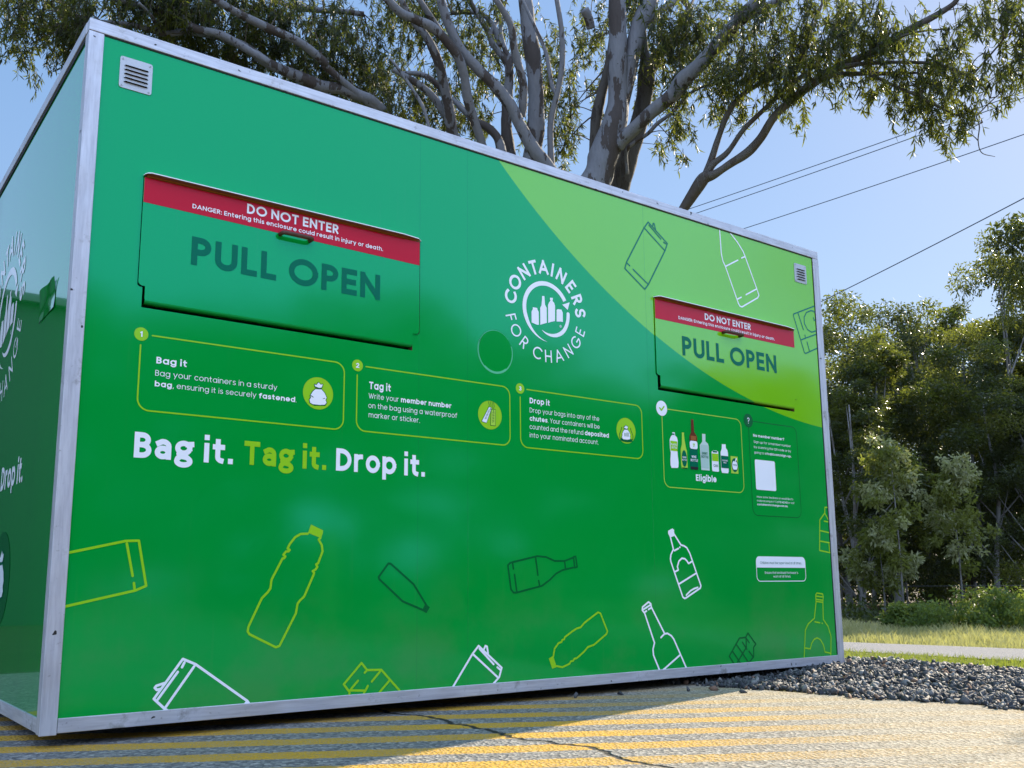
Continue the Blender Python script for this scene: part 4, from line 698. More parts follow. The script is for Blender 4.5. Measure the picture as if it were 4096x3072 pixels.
def kiosk():
    K = thing('recycling_kiosk', 'large green and lime container drop-off box with white lettering and two pull-open chutes', 'recycling kiosk')
    holes = []
    for x0, x1, xl, xr in ((.214, 1.3965, .2325, 1.3615), (2.831, 4.006, 2.8415, 3.971)):
        holes.append([(xl, 1.496), (xr, 1.496), (xr, 1.571), (x1 - .008, 1.571), (x1, 1.579), (x1, 1.996), (x1 - .006, 2.002), (x0 + .012, 2.002), (x0 + .003, 1.999), (x0, 1.99), (x0, 1.579), (x0 + .006, 1.572), (xl, 1.571)])
    V, F = tess([(.02, .07), (KW - .02, .07), (KW - .02, KT - .02), (.02, KT - .02)], holes)
    V3 = [(x, 0, z) for x, z in V]
    o = mesh_obj('front_panel', V3, F, M['panel'], K); fix_front(o)
    for hl in holes:
        mb = MB(); n = len(hl)
        mb.add([(x, 0.0005, z) for x, z in hl] + [(x, .035, z) for x, z in hl], [(i, (i + 1) % n, (i + 1) % n + n, i + n) for i in range(n)], 0)
        xs = [p[0] for p in hl]
        mb.box(min(xs) - .02, max(xs) + .02, .035, .5, 1.45, 2.04, 1)
        # open the box front by removing its front face
        mb.f.pop(-4); mb.m.pop(-4)
        mb.build('chute_recess', [M['rustlip'], M['black']], K)
    # shell
    mb = MB(); mb.add([(0, y, z) for y, z in ((.02, .07), (KD - .02, .07), (KD - .02, KT - .02), (.02, KT - .02))], [(0, 3, 2, 1)])
    mb.build('side_panel', M['side'], K)
    mb = MB(); mb.add([(KW, y, z) for y, z in ((.02, .07), (KD - .02, .07), (KD - .02, KT - .02), (.02, KT - .02))], [(0, 1, 2, 3)])
    mb.build('side_panel', M['side'], K)
    mb = MB(); mb.add([(x, KD, z) for x, z in ((.02, .07), (KW - .02, .07), (KW - .02, KT - .02), (.02, KT - .02))], [(0, 3, 2, 1)])
    mb.build('back_panel', M['panel'], K)
    mb = MB(); mb.box(.01, KW - .01, .01, KD - .01, KT - .03, KT - .006); mb.build('roof_panel', M['alu'], K)
    mb = MB(); mb.box(.03, KW - .03, .03, KD - .03, .05, .10)
    for fx in (.5, 1.6, 2.7, 3.8): mb.box(fx, fx + .12, .55, KD - .3, 0, .05)
    mb.build('underframe', M['frame'], K)
    # metal edge trims: front and back rails, side rails, corner angles
    for y0, y1 in ((-.007, .03), (KD - .03, KD + .007)):
        mb = MB(); mb.bevbox(-.007, KW + .002, y0, y1, 2.4935, KT, .002); mb.build('top_rail', M['alurail'], K)
    for x0, x1 in ((-.009, .03), (KW - .03, KW + .004)):
        mb = MB(); mb.bevbox(x0, x1, .032, KD - .032, 2.4935, KT - .001, .002); mb.build('top_rail', M['alurail'], K)
    for y0, y1 in ((-.005, .03), (KD - .03, KD + .005)):
        mb = MB(); mb.bevbox(.0475, KW - .0525, y0, y1, KB, .0915, .002); mb.build('bottom_rail', M['alurail'], K)
    for x0, x1 in ((-.005, .03), (KW - .03, KW + .005)):
        mb = MB(); mb.bevbox(x0, x1, .0475, KD - .0475, KB, .0915, .002); mb.build('bottom_rail', M['alurail'], K)
    for cx, sx in ((0, 1), (KW, -1)):
        for cy, sy in ((0, 1), (KD, -1)):
            mb = MB(); t = .0065; w = .046 if sx > 0 else .051
            a, b = sorted((cx - sx * t, cx + sx * w)); c, d = sorted((cy - sy * t, cy + sy * .004))
            mb.bevbox(a, b, c, d, .040, 2.4915, .0018)
            a, b = sorted((cx - sx * (t - .0004), cx + sx * .004)); c, d = sorted((cy + sy * .0042, cy + sy * .046))
            mb.bevbox(a, b, c, d, .042, 2.4905, .0012)
            mb.build('corner_trim', M['alu'], K)
    mb = MB(); mb.box(.048, KW - .054, -.0035, .004, 2.4885, 2.4933); mb.box(KW - .056, KW - .0525, -.003, .004, .095, 2.488)  # black strips stand in for the shadow line under the rail caps
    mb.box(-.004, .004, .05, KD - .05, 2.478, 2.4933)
    mb.build('gap_shade_strip', M['gap_shade'], K)
    flaps(K); vents(K); graphics(K); side_graphics(K)
    return K


def fix_front(o):
    bm = bmesh.new(); bm.from_mesh(o.data)
    for f in bm.faces:
        f.normal_update()
        if f.normal.y > 0: f.normal_flip()
    bm.to_mesh(o.data); bm.free()


def flaps(K):
    T = [r for r in TEXT if r[0].startswith('flap')]
    for nm, x0, x1, xl, xr, ht, hx, first in (('flap1', .2155, 1.391, .240, 1.359, (1.889, 1.8795), (.745, .872), 1), ('flap2', 2.832, 4.0, 2.857, 3.9725, (1.878, 1.885), (3.36, 3.500), 0)):
        y = -.006; r = .016
        out = arc(x0 + r, 1.5745 + r, r, r, 270, 180, 5) + [(x0, 1.986), (x1, 1.986)] + arc(x1 - r, 1.570 + r, r, r, 0, -90, 5) + [(xr, 1.570), (xr, 1.5275), (xl, 1.5275), (xl, 1.5745)]
        V, F = tess(out, [])
        n = len(out); V3 = [(a, y, b) for a, b in V] + [(a, y + .003, b) for a, b in out]
        F = [tuple(f) for f in F] + [(i, (i + 1) % n, (i + 1) % n + n, i + n) for i in range(n)]
        # rolled lower lip
        prof = [(y - .0003, 1.5278), (y - .0003, 1.5215), (y + .002, 1.5165), (y + .006, 1.5130), (y + .013, 1.5110), (.03, 1.5115)]
        b = len(V3)
        for py, pz in prof: V3 += [(xl + .001, py, pz), (xr - .001, py, pz)]
        for i in range(len(prof) - 1): F.append((b + 2 * i, b + 2 * i + 2, b + 2 * i + 3, b + 2 * i + 1))
        fl = mesh_obj('chute_flap', V3, F, M['flap'], K, label='wide pull-open chute flap all in green' if first else 'wide pull-open chute flap split in lime and green')
        bm = bmesh.new(); bm.from_mesh(fl.data)
        for f in bm.faces:
            f.normal_update()
            if f.normal.y > .2: f.normal_flip()
        bm.to_mesh(fl.data); bm.free()
        mesh_obj('warning_band', [(x0 + .001, y - .001, 1.985), (x1 - .001, y - .001, 1.985), (x1 - .001, y - .001, ht[1]), (x0 + .001, y - .001, ht[0])], [(0, 3, 2, 1)], M['red'], fl)
        rows = [r for r in T if r[0] == nm]
        V, F = text_lines([(r[1], r[2], r[3], r[4], r[5], r[6]) for r in rows[:2]]); put('warning_lettering', V, F, M['white'], fl, .0082)
        r = rows[2]; V, F = text_lines([(r[1], r[2], r[3], r[4], r[5], .21)]); put('pull_lettering', V, F, M['deep'], fl, .0072)
        if not first:   # clear film patch of lime behind the words
            pass
        mb = MB(); z = 1.884; a, c = hx
        mb.tube([(a, y + .001, z - .004), (a, y - .022, z - .004), (a + .004, y - .030, z - .004), (a + .012, y - .034, z - .004), (c - .012, y - .034, z - .004), (c - .004, y - .030, z - .004), (c, y - .022, z - .004), (c, y + .001, z - .004)], .0085, 10)
        mb.build('handle', M['rust'], fl, True)
        # rain lip: a thin folded sheet above the flap, bare brown below, pale cut edge in front
        mb = MB(); zt = 1.992; L = .036; e0, e1 = x0 - .002, x1 + .004
        top = [(e0, 0), (e0 + .002, -.4 * L), (e0 + .008, -.8 * L), (e0 + .02, -L), (e1 - .10, -L), (e1 - .02, -.7 * L), (e1 + .004, -.12 * L), (e1 + .006, 0)]
        k = len(top)
        mb.add([(px, py, zt) for px, py in top], [tuple(range(k))], 0)
        mb.add([(px, py, zt + .0035) for px, py in top], [tuple(reversed(range(k)))], 1)
        mb.add([(px, py, zt) for px, py in top] + [(px, py, zt + .0035) for px, py in top], [(i, i + k, i + k + 1, i + 1) for i in range(k - 1)], 1)
        mb.box(e0 + .01, e1 - .004, -.0105, -.0065, 1.9866, 1.9915, 2)
        mb.build('rain_lip', [M['rustlip'], M['white'], M['amber']], fl)


def vents(K):
    for x0, x1, z0, z1 in ((.1065, .2228, 2.3085, 2.4315), (4.0490, 4.1650, 2.3080, 2.4255)):
        mb = MB(); y = -.0035; out = rrect(x0, x1, z0, z1, .009, 4); hs = []
        w = x1 - x0; sx0, sx1 = x0 + .015, x1 - .014; zz = [z1 - .0275 - .0160 * k for k in range(5)]
        for z in zz: hs.append([(sx0, z - .0085), (sx0 + .004, z - .003), (sx1 - .004, z - .003), (sx1, z - .0085)])
        V, F = tess(out, hs); n = len(out)
        mb.add([(a, y, b) for a, b in V], F); mb.add([(a, y, b) for a, b in out] + [(a, 0, b) for a, b in out], [(i, (i + 1) % n, (i + 1) % n + n, i + n) for i in range(n)])
        for z in zz:   # pressed louvre hoods
            mb.add([(sx0, y - .0002, z - .002), (sx1, y - .0002, z - .002), (sx1 - .006, y - .0085, z - .0068), (sx0 + .006, y - .0085, z - .0068), (sx0, y - .0002, z - .0078), (sx1, y - .0002, z - .0078)], [(0, 1, 2, 3), (0, 3, 4), (1, 5, 2)])
        mb.add([(sx0 - .003, -.0006, zz[-1] - .012), (sx1 + .003, -.0006, zz[-1] - .012), (sx1 + .003, -.0006, zz[0] + .002), (sx0 - .003, -.0006, zz[0] + .002)], [(0, 1, 2, 3)], 1)
        v = mb.build('vent_grille', [M['steel'], M['black']], K)
        fix_front(v)
        for sx, sz in ((x0 + .0095, z0 + .0095), (x1 - .0095, z0 + .0095), (x0 + .0095, z1 - .0095), (x1 - .0095, z1 - .0095)):
            mb = MB(); mb.tube([(sx, y + .0005, sz), (sx, y - .0018, sz)], .0042, 12); mb.tube([(sx, y - .0017, sz), (sx, y - .0021, sz)], .0016, 6, 1)
            mb.build('screw', [M['steel'], M['black']], v)


def framed(name, box, r, w, badge, br, mat, K, label):
    x0, x1, z0, z1 = box; p = Print()
    pts = [(x0 + .0395, z1)] + arc(x1 - r, z1 - r, r, r, 90, 0, 7) + arc(x1 - r, z0 + r, r, r, 0, -90, 7) + arc(x0 + r, z0 + r, r, r, -90, -180, 7) + [(x0, z1 - .040)]
    p.stroke(pts, w, True, 8)
    return put_print(name, p, M[mat], K, label=label)


def rows(g, a=0, b=99):
    return [(r[1], r[2], r[3], r[4], r[5], r[6]) for r in [r for r in TEXT if r[0] == g][a:b]]


def logo(K, face=FRONT, c=(2.1035, 1.7950), k=1.0, name='round_logo', off=.0012, only=None):
    P = lambda u, z: (c[0] + (u - 2.1035) * k, c[1] + (z - 1.7950) * k)
    pol = lambda r, a: P(2.1035 + r * math.cos(R(a)), 1.7972 + r * math.sin(R(a)))
    ring = Print()
    def band(a0, a1, f, n=40):
        A = [a0 + (a1 - a0) * i / n for i in range(n + 1)]
        for p_, q in zip(A, A[1:]):
            wo, wi = f(p_), f(q)
            ring.poly([pol(wo[0], p_), pol(wi[0], q), pol(wi[1], q), pol(wo[1], p_)])
    # long arrow: from its point-tail at the lower middle, clockwise over the top to the head
    def f1(a):
        t = min(1, (272 - a) / 70.0); return (.1444 + .010 * (1 - t) ** 2, .1225 + (.0318) * (1 - t) ** 1.3)
    band(272, 30, f1, 60)
    def f2(a):
        t = min(1, (a + 106) / 70.0); return (.1452 - .040 * (1 - t) ** 1.6, .1255 - .022 * (1 - t) ** 1.2)
    band(-106, 2, f2, 30)
    ring.disc(pol(.1354, 2), .0099 * k, 14)
    ring.poly([P(*q) for q in DRAW['S']['arrow']])
    rg = put_print(name, ring, M['white'], K, off, face)
    for s_ in DRAW['S']['sil']:
        p = Print(); p.poly([P(*q) for q in s_]); put_print('container_silhouette', p, M['white'], rg, off, face)
    p = Print(); p.stroke([P(2.1898 + .0058 * math.cos(R(a)), 1.7327 + .0058 * math.sin(R(a))) for a in range(0, 361, 24)], .0016 * k); p.stroke([P(2.1885, 1.7355), P(2.1885, 1.730)], .0014 * k); p.stroke([P(2.1885, 1.7352), P(2.191, 1.7352), P(2.191, 1.7332), P(2.1888, 1.7330), P(2.1912, 1.730)], .0012 * k)
    put_print('registered_mark', p, M['white'], rg, off, face)
    L = [(ch, a, .070, .1805, 1, .20) for ch, a in zip('CONTAINERS', (171.2, 149.9, 128.2, 110.5, 94.0, 79.1, 63.3, 43.7, 24.8, 6.5))] + [(ch, a, .060, .252, -1, .125) for ch, a in zip('FORCHANGE', (-162.6, -145.8, -127.8, -105.4, -88.0, -71.0, -53.5, -35.6, -18.6))]
    V = []; F = []
    for ch, a, cap, rb, sg, wt in L:
        if sg < 0 and ch == 'F': put('logo_lettering', V, F, M['white'], rg, off, face); V = []; F = []
        (v, f), adv = glyph(ch, wt); b = len(V)
        for gx, gz in v:
            gx = (gx - adv / 2) * cap * (.88 if sg > 0 else .92); gz = gz * cap
            rr = rb + gz if sg > 0 else rb - gz
            ux, uz = math.cos(R(a)), math.sin(R(a))
            tx, tz = (uz, -ux) if sg > 0 else (-uz, ux)
            V.append(P(2.1035 + ux * rr + tx * gx, 1.7960 + uz * rr + tz * gx))
        F += [tuple(b + i for i in q) for q in f]
    put('logo_lettering', V, F, M['white'], rg, off, face)
    return rg


def bag(P, k=1.0):
    """tied sack outline in the icon"""
    b, t = DRAW['BI']['body'], DRAW['BI']['top']
    return [P(*q) for q in b], [P(*q) for q in t]


def graphics(K):
    # three instruction panels
    for i, (box, cx, num, ic) in enumerate((((.2375, 1.0421, 1.1228, 1.3972), .2378, '1', (.929, 1.2600)), ((1.1005, 1.8797, 1.1262, 1.3962), 1.1012, '2', (1.768, 1.2560)), ((1.9395, 2.7166, 1.1254, 1.3978), 1.9395, '3', (2.604, 1.2600)))):
        g = 'p%d' % (i + 1)
        f = framed('instruction_panel', box, .042, .0052, None, 0, 'lime', K, 'lime outlined instruction panel headed ' + ('Bag it', 'Tag it', 'Drop it')[i])
        p = Print(); p.disc((cx, box[3]), .0245, 30); put_print('step_badge', p, M['lime'], f)
        (v, ff), adv = glyph(num, .22); put('badge_number', [(cx + (a - adv / 2) * .020, box[3] - .010 + b * .020) for a, b in v], ff, M['white'], f, .0022)
        V, F = text_lines(rows(g, 0, 1)); put('heading_lettering', V, F, M['white'], f)
        V, F = text_lines(rows(g, 1)); put('body_lettering', V, F, M['white'], f)
        p = Print(); p.disc(ic, .065, 40); put_print('icon_disc', p, M['lime'], f)
        if i == 0:
            b, t = bag(lambda *q: q)
            p = Print(); p.stroke(b + b[:1], .006); p.stroke(t + t[:1], .006); p.poly([tuple(q) for q in DRAW['BI']['shadow']]); put_print('sack_outline', p, M['dark'], f, .0020)
            p = Print(); p.poly(b); p.poly(t); put_print('sack_picture', p, M['white'], f, .0028)
            p = Print(); p.stroke([b[-2], (b[-2][0] + .012, b[-2][1] - .006)], .0022); p.stroke([t[0], (.935, 1.279), t[-2]], .003); p.stroke([(.899, 1.247), (.906, 1.243)], .002); p.stroke([(.958, 1.243), (.950, 1.240)], .002); put_print('sack_creases', p, M['dark'], f, .0036)
        elif i == 1:
            a, b = DRAW['TG']['a'], DRAW['TG']['b']
            p = Print(); p.stroke(a + a[:1], .005); p.stroke(b + b[:1], .005)
            for x in (1.758, 1.768, 1.778, 1.786): p.stroke([(x, 1.318), (x + .006, 1.300), (x, 1.286)], .0022)
            put_print('tag_outline', p, M['dark'], f, .0020)
            p = Print(); p.poly(a); put_print('white_tag', p, M['white'], f, .0028)
            p = Print(); p.poly(b); put_print('green_tag', p, M['lgreen'], f, .0028)
            p = Print()
            for q, dx in ((a, .004), (b, .0)):
                m0 = ((q[0][0] + q[1][0]) / 2, (q[0][1] + q[1][1]) / 2); m1 = ((q[2][0] + q[3][0]) / 2, (q[2][1] + q[3][1]) / 2)
                for t in (.2, .3, .4, .5, .6, .7, .8): 
                    x_, z_ = m0[0] + (m1[0] - m0[0]) * t, m0[1] + (m1[1] - m0[1]) * t; p.stroke([(x_ - .005, z_), (x_ + .005, z_ + .003)], .0022)
                p.disc((m0[0], m0[1] - .006), .003, 8)
            put_print('tag_marks', p, M['dark'], f, .0036)
        else:
            b, t = bag(lambda u, z: (2.602 + (u - .929) * .78, 1.252 + (z - 1.26) * .80))
            p = Print(); p.stroke(b + b[:1], .005); p.stroke(t + t[:1], .005); p.disc((2.604, 1.212), .043, 20, .010)
            for s_ in (-1, 1): p.stroke([(2.604 + s_ * .030, 1.275), (2.604 + s_ * .034, 1.262), (2.604 + s_ * .046, 1.238), (2.604 + s_ * .044, 1.220), (2.604 + s_ * .022, 1.216)], .004)
            put_print('sack_outline', p, M['dark'], f, .0020)
            p = Print(); p.poly(b); p.poly(t); put_print('sack_picture', p, M['white'], f, .0028)
            p = Print(); p.stroke([t[0], (2.604, 1.268), t[-2]], .003)
            for x in (2.592, 2.600, 2.608, 2.616): p.stroke([(x, 1.232), (x, 1.246 + (.004 if x > 2.6 else 0))], .0034)
            put_print('sack_creases', p, M['dark'], f, .0036)
    # eligible containers panel
    f = framed('eligible_panel', (2.8625, 3.4827, .9931, 1.4010), .042, .0042, None, 0, 'lgreen', K, 'light green outlined panel with pictures of bottles above the word Eligible')
    p = Print(); p.disc((2.8625, 1.4012), .0400, 36); put_print('tick_badge', p, M['white'], f)
    p = Print(); p.stroke([(2.8475, 1.4015), (2.8585, 1.3905), (2.8790, 1.4115)], .0085, True); put_print('tick_mark', p, M['lime'], f, .0022)
    V, F = text_lines(rows('el')); put('panel_lettering', V, F, M['white'], f)
    cols = dict(plastic='white', glass='lgreen', wine='deep', spirit='clear', can='white', milk='white', popper='lgreen')
    labs = dict(plastic='white plastic bottle picture with a green label', glass='light green glass bottle picture', wine='tall brown and green wine bottle picture', spirit='clear spirit bottle picture', can='white and lime can picture', milk='white flavoured milk bottle picture', popper='green popper carton picture with a white apple')
    for kx, pts in DRAW['E'].items():
        p = Print(); p.poly([tuple(q) for q in pts]); b = put_print('container_picture', p, M[cols[kx]], f, .0015, label=labs[kx])
        xs = [q[0] for q in pts]; zs = [q[1] for q in pts]; a, c = min(xs), max(xs); lo, hi = min(zs), max(zs)
        def rect(n_, x0, x1, z0, z1, m, off=.0024):
            q = Print(); q.poly([(x0, z0), (x1, z0), (x1, z1), (x0, z1)]); put_print(n_, q, M[m], b, off)
        def word(ws, m, off=.0034):
            V, F = text_lines(ws); put('picture_lettering', V, F, M[m], b, off)
        if kx == 'plastic':
            rect('label_band', a + .004, c - .006, 1.184, 1.236, 'lime'); rect('bottle_cap', 2.931, 2.949, 1.268, 1.276, 'teal')
            word([('PLASTIC', a + .009, c - .011, 1.212, .011, .2), ('BOTTLE', a + .011, c - .011, 1.196, .011, .2)], 'white')
        elif kx == 'glass':
            q = Print(); q.disc(((a + c) / 2 + .001, 1.150), .0195, 20, .044); put_print('label_oval', q, M['deep'], b, .0024)
            rect('bottle_base', a + .006, c - .003, lo + .001, lo + .007, 'dark')
            word([('GLASS', a + .010, c - .010, 1.152, .009, .18), ('BOTTLE', a + .007, c - .007, 1.138, .009, .18)], 'white')
        elif kx == 'wine':
            tp = [q for q in pts if q[1] > 1.249]; q = Print()
            q.poly([(3.0625, 1.249), (3.1200, 1.249)] + [tuple(t) for t in pts[4:6]][::-1] + [tuple(t) for t in (pts[3], pts[2], pts[1], pts[0], pts[12], pts[11])]) ; put_print('brown_neck', q, M['brown'], b, .0024)
            rect('amber_glow', 3.070, 3.112, 1.252, 1.276, 'amber', .0032)
            q = Print(); q.poly(rrect(3.0615, 3.1205, 1.206, 1.249, .012, 4)); put_print('white_label', q, M['white'], b, .0028)
            q = Print()
            for gx, gz in ((3.088, 1.232), (3.093, 1.226), (3.096, 1.232), (3.091, 1.220)): q.disc((gx, gz), .0036, 8)
            put_print('label_emblem', q, M['lime'], b, .0036)
            rect('bottle_base', a + .004, c - .003, lo + .001, lo + .016, 'black')
            word([('WINE', 3.071, 3.107, 1.158, .013, .19), ('BOTTLE', 3.064, 3.117, 1.139, .013, .19)], 'white')
        elif kx == 'spirit':
            q = Print(); q.poly(rrect(a + .006, c - .006, lo + .012, 1.235, .006, 3)); put_print('clear_body', q, print_mat('print_grey', (.42, .58, .52)), b, .0022)
            word([('SPIRIT', a + .012, c - .014, 1.182, .013, .19), ('BOTTLE', a + .008, c - .008, 1.164, .013, .19)], 'deep')
        elif kx == 'can':
            rect('lime_band', a + .003, c - .002, 1.153, 1.194, 'lime'); rect('can_lid', a + .010, c - .010, 1.200, 1.209, 'teal')
            word([('CAN', a + .011, c - .008, 1.122, .014, .15)], 'deep')
        elif kx == 'milk':
            rect('green_label', a + .002, c - .001, 1.120, 1.187, 'deep')
            word([('FLAVOURED', a + .008, c - .006, 1.158, .0080, .16), ('MILK', a + .020, c - .020, 1.146, .0080, .16)], 'white')
        else:
            q = Print(); q.disc((3.4135, 1.1420), .0265, 24, .0385); put_print('dark_oval', q, M['deep'], b, .0022)
            q = Print(); q.disc((3.4065, 1.1400), .0145, 16, .024); q.disc((3.4205, 1.1400), .0145, 16, .024); q.poly([(3.415, 1.163), (3.424, 1.181), (3.433, 1.182), (3.428, 1.168)]); put_print('apple_picture', q, M['white'], b, .0030)
            word([('POPPER', 3.397, 3.430, 1.138, .008, .18)], 'deep', .0038)
    # member number panel (the scan code itself is left off its white tile)
    f = framed('member_panel', (3.5472, 3.9765, .8738, 1.4025), .042, .0038, None, 0, 'dark', K, 'dark outlined panel headed No member number with a blank white tile')
    p = Print(); p.disc((3.5475, 1.4026), .0390, 36); put_print('question_badge', p, M['dark'], f)
    (v, ff), adv = glyph('?', .13); put('question_mark', [(3.5475 + (a - adv / 2) * .034, 1.4026 - .017 + b * .034) for a, b in v], ff, M['white'], f, .0022)
    V, F = text_lines(rows('mem', 0, 1)); put('heading_lettering', V, F, M['white'], f); V, F = text_lines(rows('mem', 1, 4)); put('body_lettering', V, F, M['white'], f)
    V, F = text_lines(rows('mem', 4)); put('contact_lettering', V, F, M['white'], f)
    p = Print(); p.poly(rrect(3.5855, 3.7605, 1.0173, 1.1866, .010, 4)); put_print('white_tile', p, M['white'], f)
    # safety notice
    p = Print(); o_ = rrect(3.5532, 3.9835, .5150, .6480, .026, 6); p.stroke(o_ + o_[:1], .0042, True, 8)
    f = put_print('safety_notice', p, M['white'], K, label='small white bordered safety notice')
    p = Print(); hd = [q for q in rrect(3.5532, 3.9835, .5150, .6480, .026, 6) if q[1] > .59]; hd = hd[:7] + [(3.9835, .5890), (3.5532, .5890)] + hd[7:]
    p.poly(hd); put_print('notice_header', p, M['white'], f, .0018)
    V, F = text_lines(rows('note', 0, 1)); put('header_lettering', V, F, M['deep'], f, .0026)
    V, F = text_lines(rows('note', 1)); put('notice_lettering', V, F, M['white'], f, .0018)
    # slogan
    for r in [r for r in TEXT if r[0] == 'slogan']:
        s_ = r[1].replace('a', '\u0251').replace('g', '\u0261').replace('i', '\u012b').replace('.', '\u00b7'); V, F = text_lines([(s_, r[2], r[3], r[4], r[5], .215)])
        put('slogan_lettering', V, F, M['lime' if 'T' in s_ else 'white'], K, label=('lime' if 'T' in s_ else 'white') + ' slogan words ' + r[1])
    logo(K)
    # drawings of containers
    for nm, lab, col, sw, st, fl in DRAW['D']:
        p = Print()
        for s_ in st: p.stroke(clip([tuple(q) for q in s_]), sw)
        for q in fl: p.poly([tuple(a) for a in q]); p.stroke([tuple(a) for a in q] + [tuple(q[0])], .002)
        o = put_print(nm, p, M[col], K, .0010, label={'lime': 'lime', 'white': 'white', 'dark': 'dark green', 'teal': 'teal'}[col] + ' outline drawing of a ' + nm.split('_')[0])
    # shallow round cover under the wrap
    n = NT('wrap_crease'); n.set((.08, .50, .24), .35); p = Print()
    p.stroke([(1.800 + .094 * math.cos(R(a)), 1.553 + .098 * math.sin(R(a))) for a in range(-205, 20, 8)], .010, True, 8)
    rc = put_print('round_cover', p, n.mat, K, .0010)
    p = Print(); p.stroke([(1.800 + .095 * math.cos(R(a)), 1.553 + .099 * math.sin(R(a))) for a in range(40, 165, 8)], .0028, True, 6)
    put_print('cover_crease', p, n.mat, rc, .0010)
    ring = [(1.800 + .093 * math.cos(R(a)), 1.553 + .097 * math.sin(R(a))) for a in range(0, 360, 8)]
    mesh_obj('cover_disc', [(x, -(.0004 + .0048 * (z - 1.456) / .194), z) for x, z in ring], [tuple(range(len(ring)))], M['panel'], rc); fix_front(bpy.data.objects['cover_disc'])


def clip(pts):
    """keep drawing strokes inside the panel edges"""
    lo, hi, l, r = .088, 2.496, .044, KW - .05
    out = []
    for i, p in enumerate(pts):
        x, z = p
        for j in (i - 1, i + 1):
            if 0 <= j < len(pts):
                qx, qz = pts[j]
                if z < lo and qz > lo: t = (lo - z) / (qz - z); x, z = x + (qx - x) * t, lo
                if z > hi and qz < hi: t = (hi - z) / (qz - z); x, z = x + (qx - x) * t, hi
                if x < l and qx > l: t = (l - x) / (qx - x); x, z = l, z + (qz - z) * t
                if x > r and qx < r: t = (r - x) / (qx - x); x, z = r, z + (qz - z) * t
        if lo - .001 <= z <= hi + .001 and l - .001 <= x <= r + .001: out.append((x, z))
    return out if len(out) > 1 else [(2, .09), (2.001, .09)]


def side_graphics(K):
    f = Face(True, 0)          # u = -y
    logo(K, f, (-1.29, 1.72), 1.57, 'side_logo', .0015)
    X0 = -.628
    for s_, a, b, m in (('Drop it.', -1.092, -.628, 'white'), ('Tag it.', -1.53, -1.155, 'lime'), ('Bag it.', -1.97, -1.575, 'white')):
        t = s_.replace('a', '\u0251').replace('g', '\u0261'); V, F = text_lines([(t, a, b, .912, .100, .215)]); put('slogan_lettering', V, F, M[m], K, .0015, f)
    p = Print(); p.disc((-.93, .545), .19, 40); d = put_print('side_icon', p, M['dark'], K, .0012, f)
    b, t = bag(lambda u, z: (-.93 + (u - .929) * 2.4, .555 + (z - 1.255) * 2.1))
    p = Print(); p.stroke(b + b[:1], .014); p.stroke(t + t[:1], .014); put_print('sack_outline', p, M['deep'], d, .0020, f)
    p = Print(); p.poly(b); p.poly(t); put_print('sack_picture', p, M['white'], d, .0028, f)
    # clear sticker peeling away from the wrap
    V = []; F = []; nu, nz = 9, 7
    for i in range(nu):
        for j in range(nz):
            s_, t_ = i / (nu - 1), j / (nz - 1)
            u = -.541 + s_ * .269; z = (1.520 + .003 * s_) + t_ * (.128 - .010 * s_)
            lift = .002 + .014 * max(0, t_ - .55) ** 1.2 * (1 + .6 * math.sin(s_ * 9)) + .006 * max(0, .25 - t_) * (1 + math.sin(s_ * 7 + 1))
            V.append((-lift, -u, z))
    for i in range(nu - 1):
        for j in range(nz - 1): F.append((i * nz + j, i * nz + j + 1, (i + 1) * nz + j + 1, (i + 1) * nz + j))
    mesh_obj('peeling_patch', V, F, M['side'], K, smooth=True, label='square vinyl patch peeling off the side wall')


# ================================================================ trees
def bark(name, pale, dark, sc=1.0):
    n = NT(name); co = n.coord(); x, y, z = n.xyz(co)
    wv = n.mapv(co, (2.6 * sc, 2.6 * sc, .75 * sc)); a = n.noise(wv, 2.0, 5, .62); b = n.noise(n.mapv(co, (9, 9, 2.5)), 3.5, 5, .65); d = n.noise(co, 16, 3)
    c = n.ramp(b, [(.3, tuple(v * .78 for v in pale)), (.7, pale)])
    peel = n.smooth(n.math('ADD', a, n.math('MULTIPLY', n.math('SUBTRACT', b, .5), .18)), .525, .550)
    c = n.mix(peel, c, n.mix(b, dark, tuple(v * 1.7 for v in dark)))
    spots = n.smooth(d, .68, .73); c = n.mix(n.math('MULTIPLY', spots, .7), c, dark)
    n.bump(n.math('ADD', n.math('MULTIPLY', peel, -.6), n.math('MULTIPLY', b, .7)), .55, .03)
    return n.set(c, .8, spec=.3)


def leaves(centres, dirs, length, width, g, droop=.0):
    """narrow sickle leaves: 2 quads each, folded along the midrib"""
    N = len(centres)
    d = dirs / np.linalg.norm(dirs, axis=1, keepdims=True)
    r = g.normal(size=(N, 3)); w = np.cross(d, r); w /= np.linalg.norm(w, axis=1, keepdims=True) + 1e-9
    nrm = np.cross(w, d)
    L = length[:, None]; W_ = width[:, None]; cv = g.uniform(-.22, .22, (N, 1)) * L
    p0 = centres; p1 = centres + d * L * .38 + w * (W_ * .5 + cv * .5); p2 = centres + d * L * .38 + w * (-W_ * .5 + cv * .5)
    p3 = centres + d * L + w * cv * .2 + nrm * L * .06
    pm = centres + d * L * .70 + w * (cv * .55 + W_ * .34); pn = centres + d * L * .70 + w * (cv * .55 - W_ * .34)
    V = np.stack([p0, p1, p2, pm, pn, p3], 1).reshape(-1, 3); b = np.arange(N)[:, None] * 6
    F = np.concatenate([b + np.array([[0, 1, 2]]), b + np.array([[2, 1, 3]]), b + np.array([[2, 3, 4]]), b + np.array([[4, 3, 5]])], 0)
    return V, F


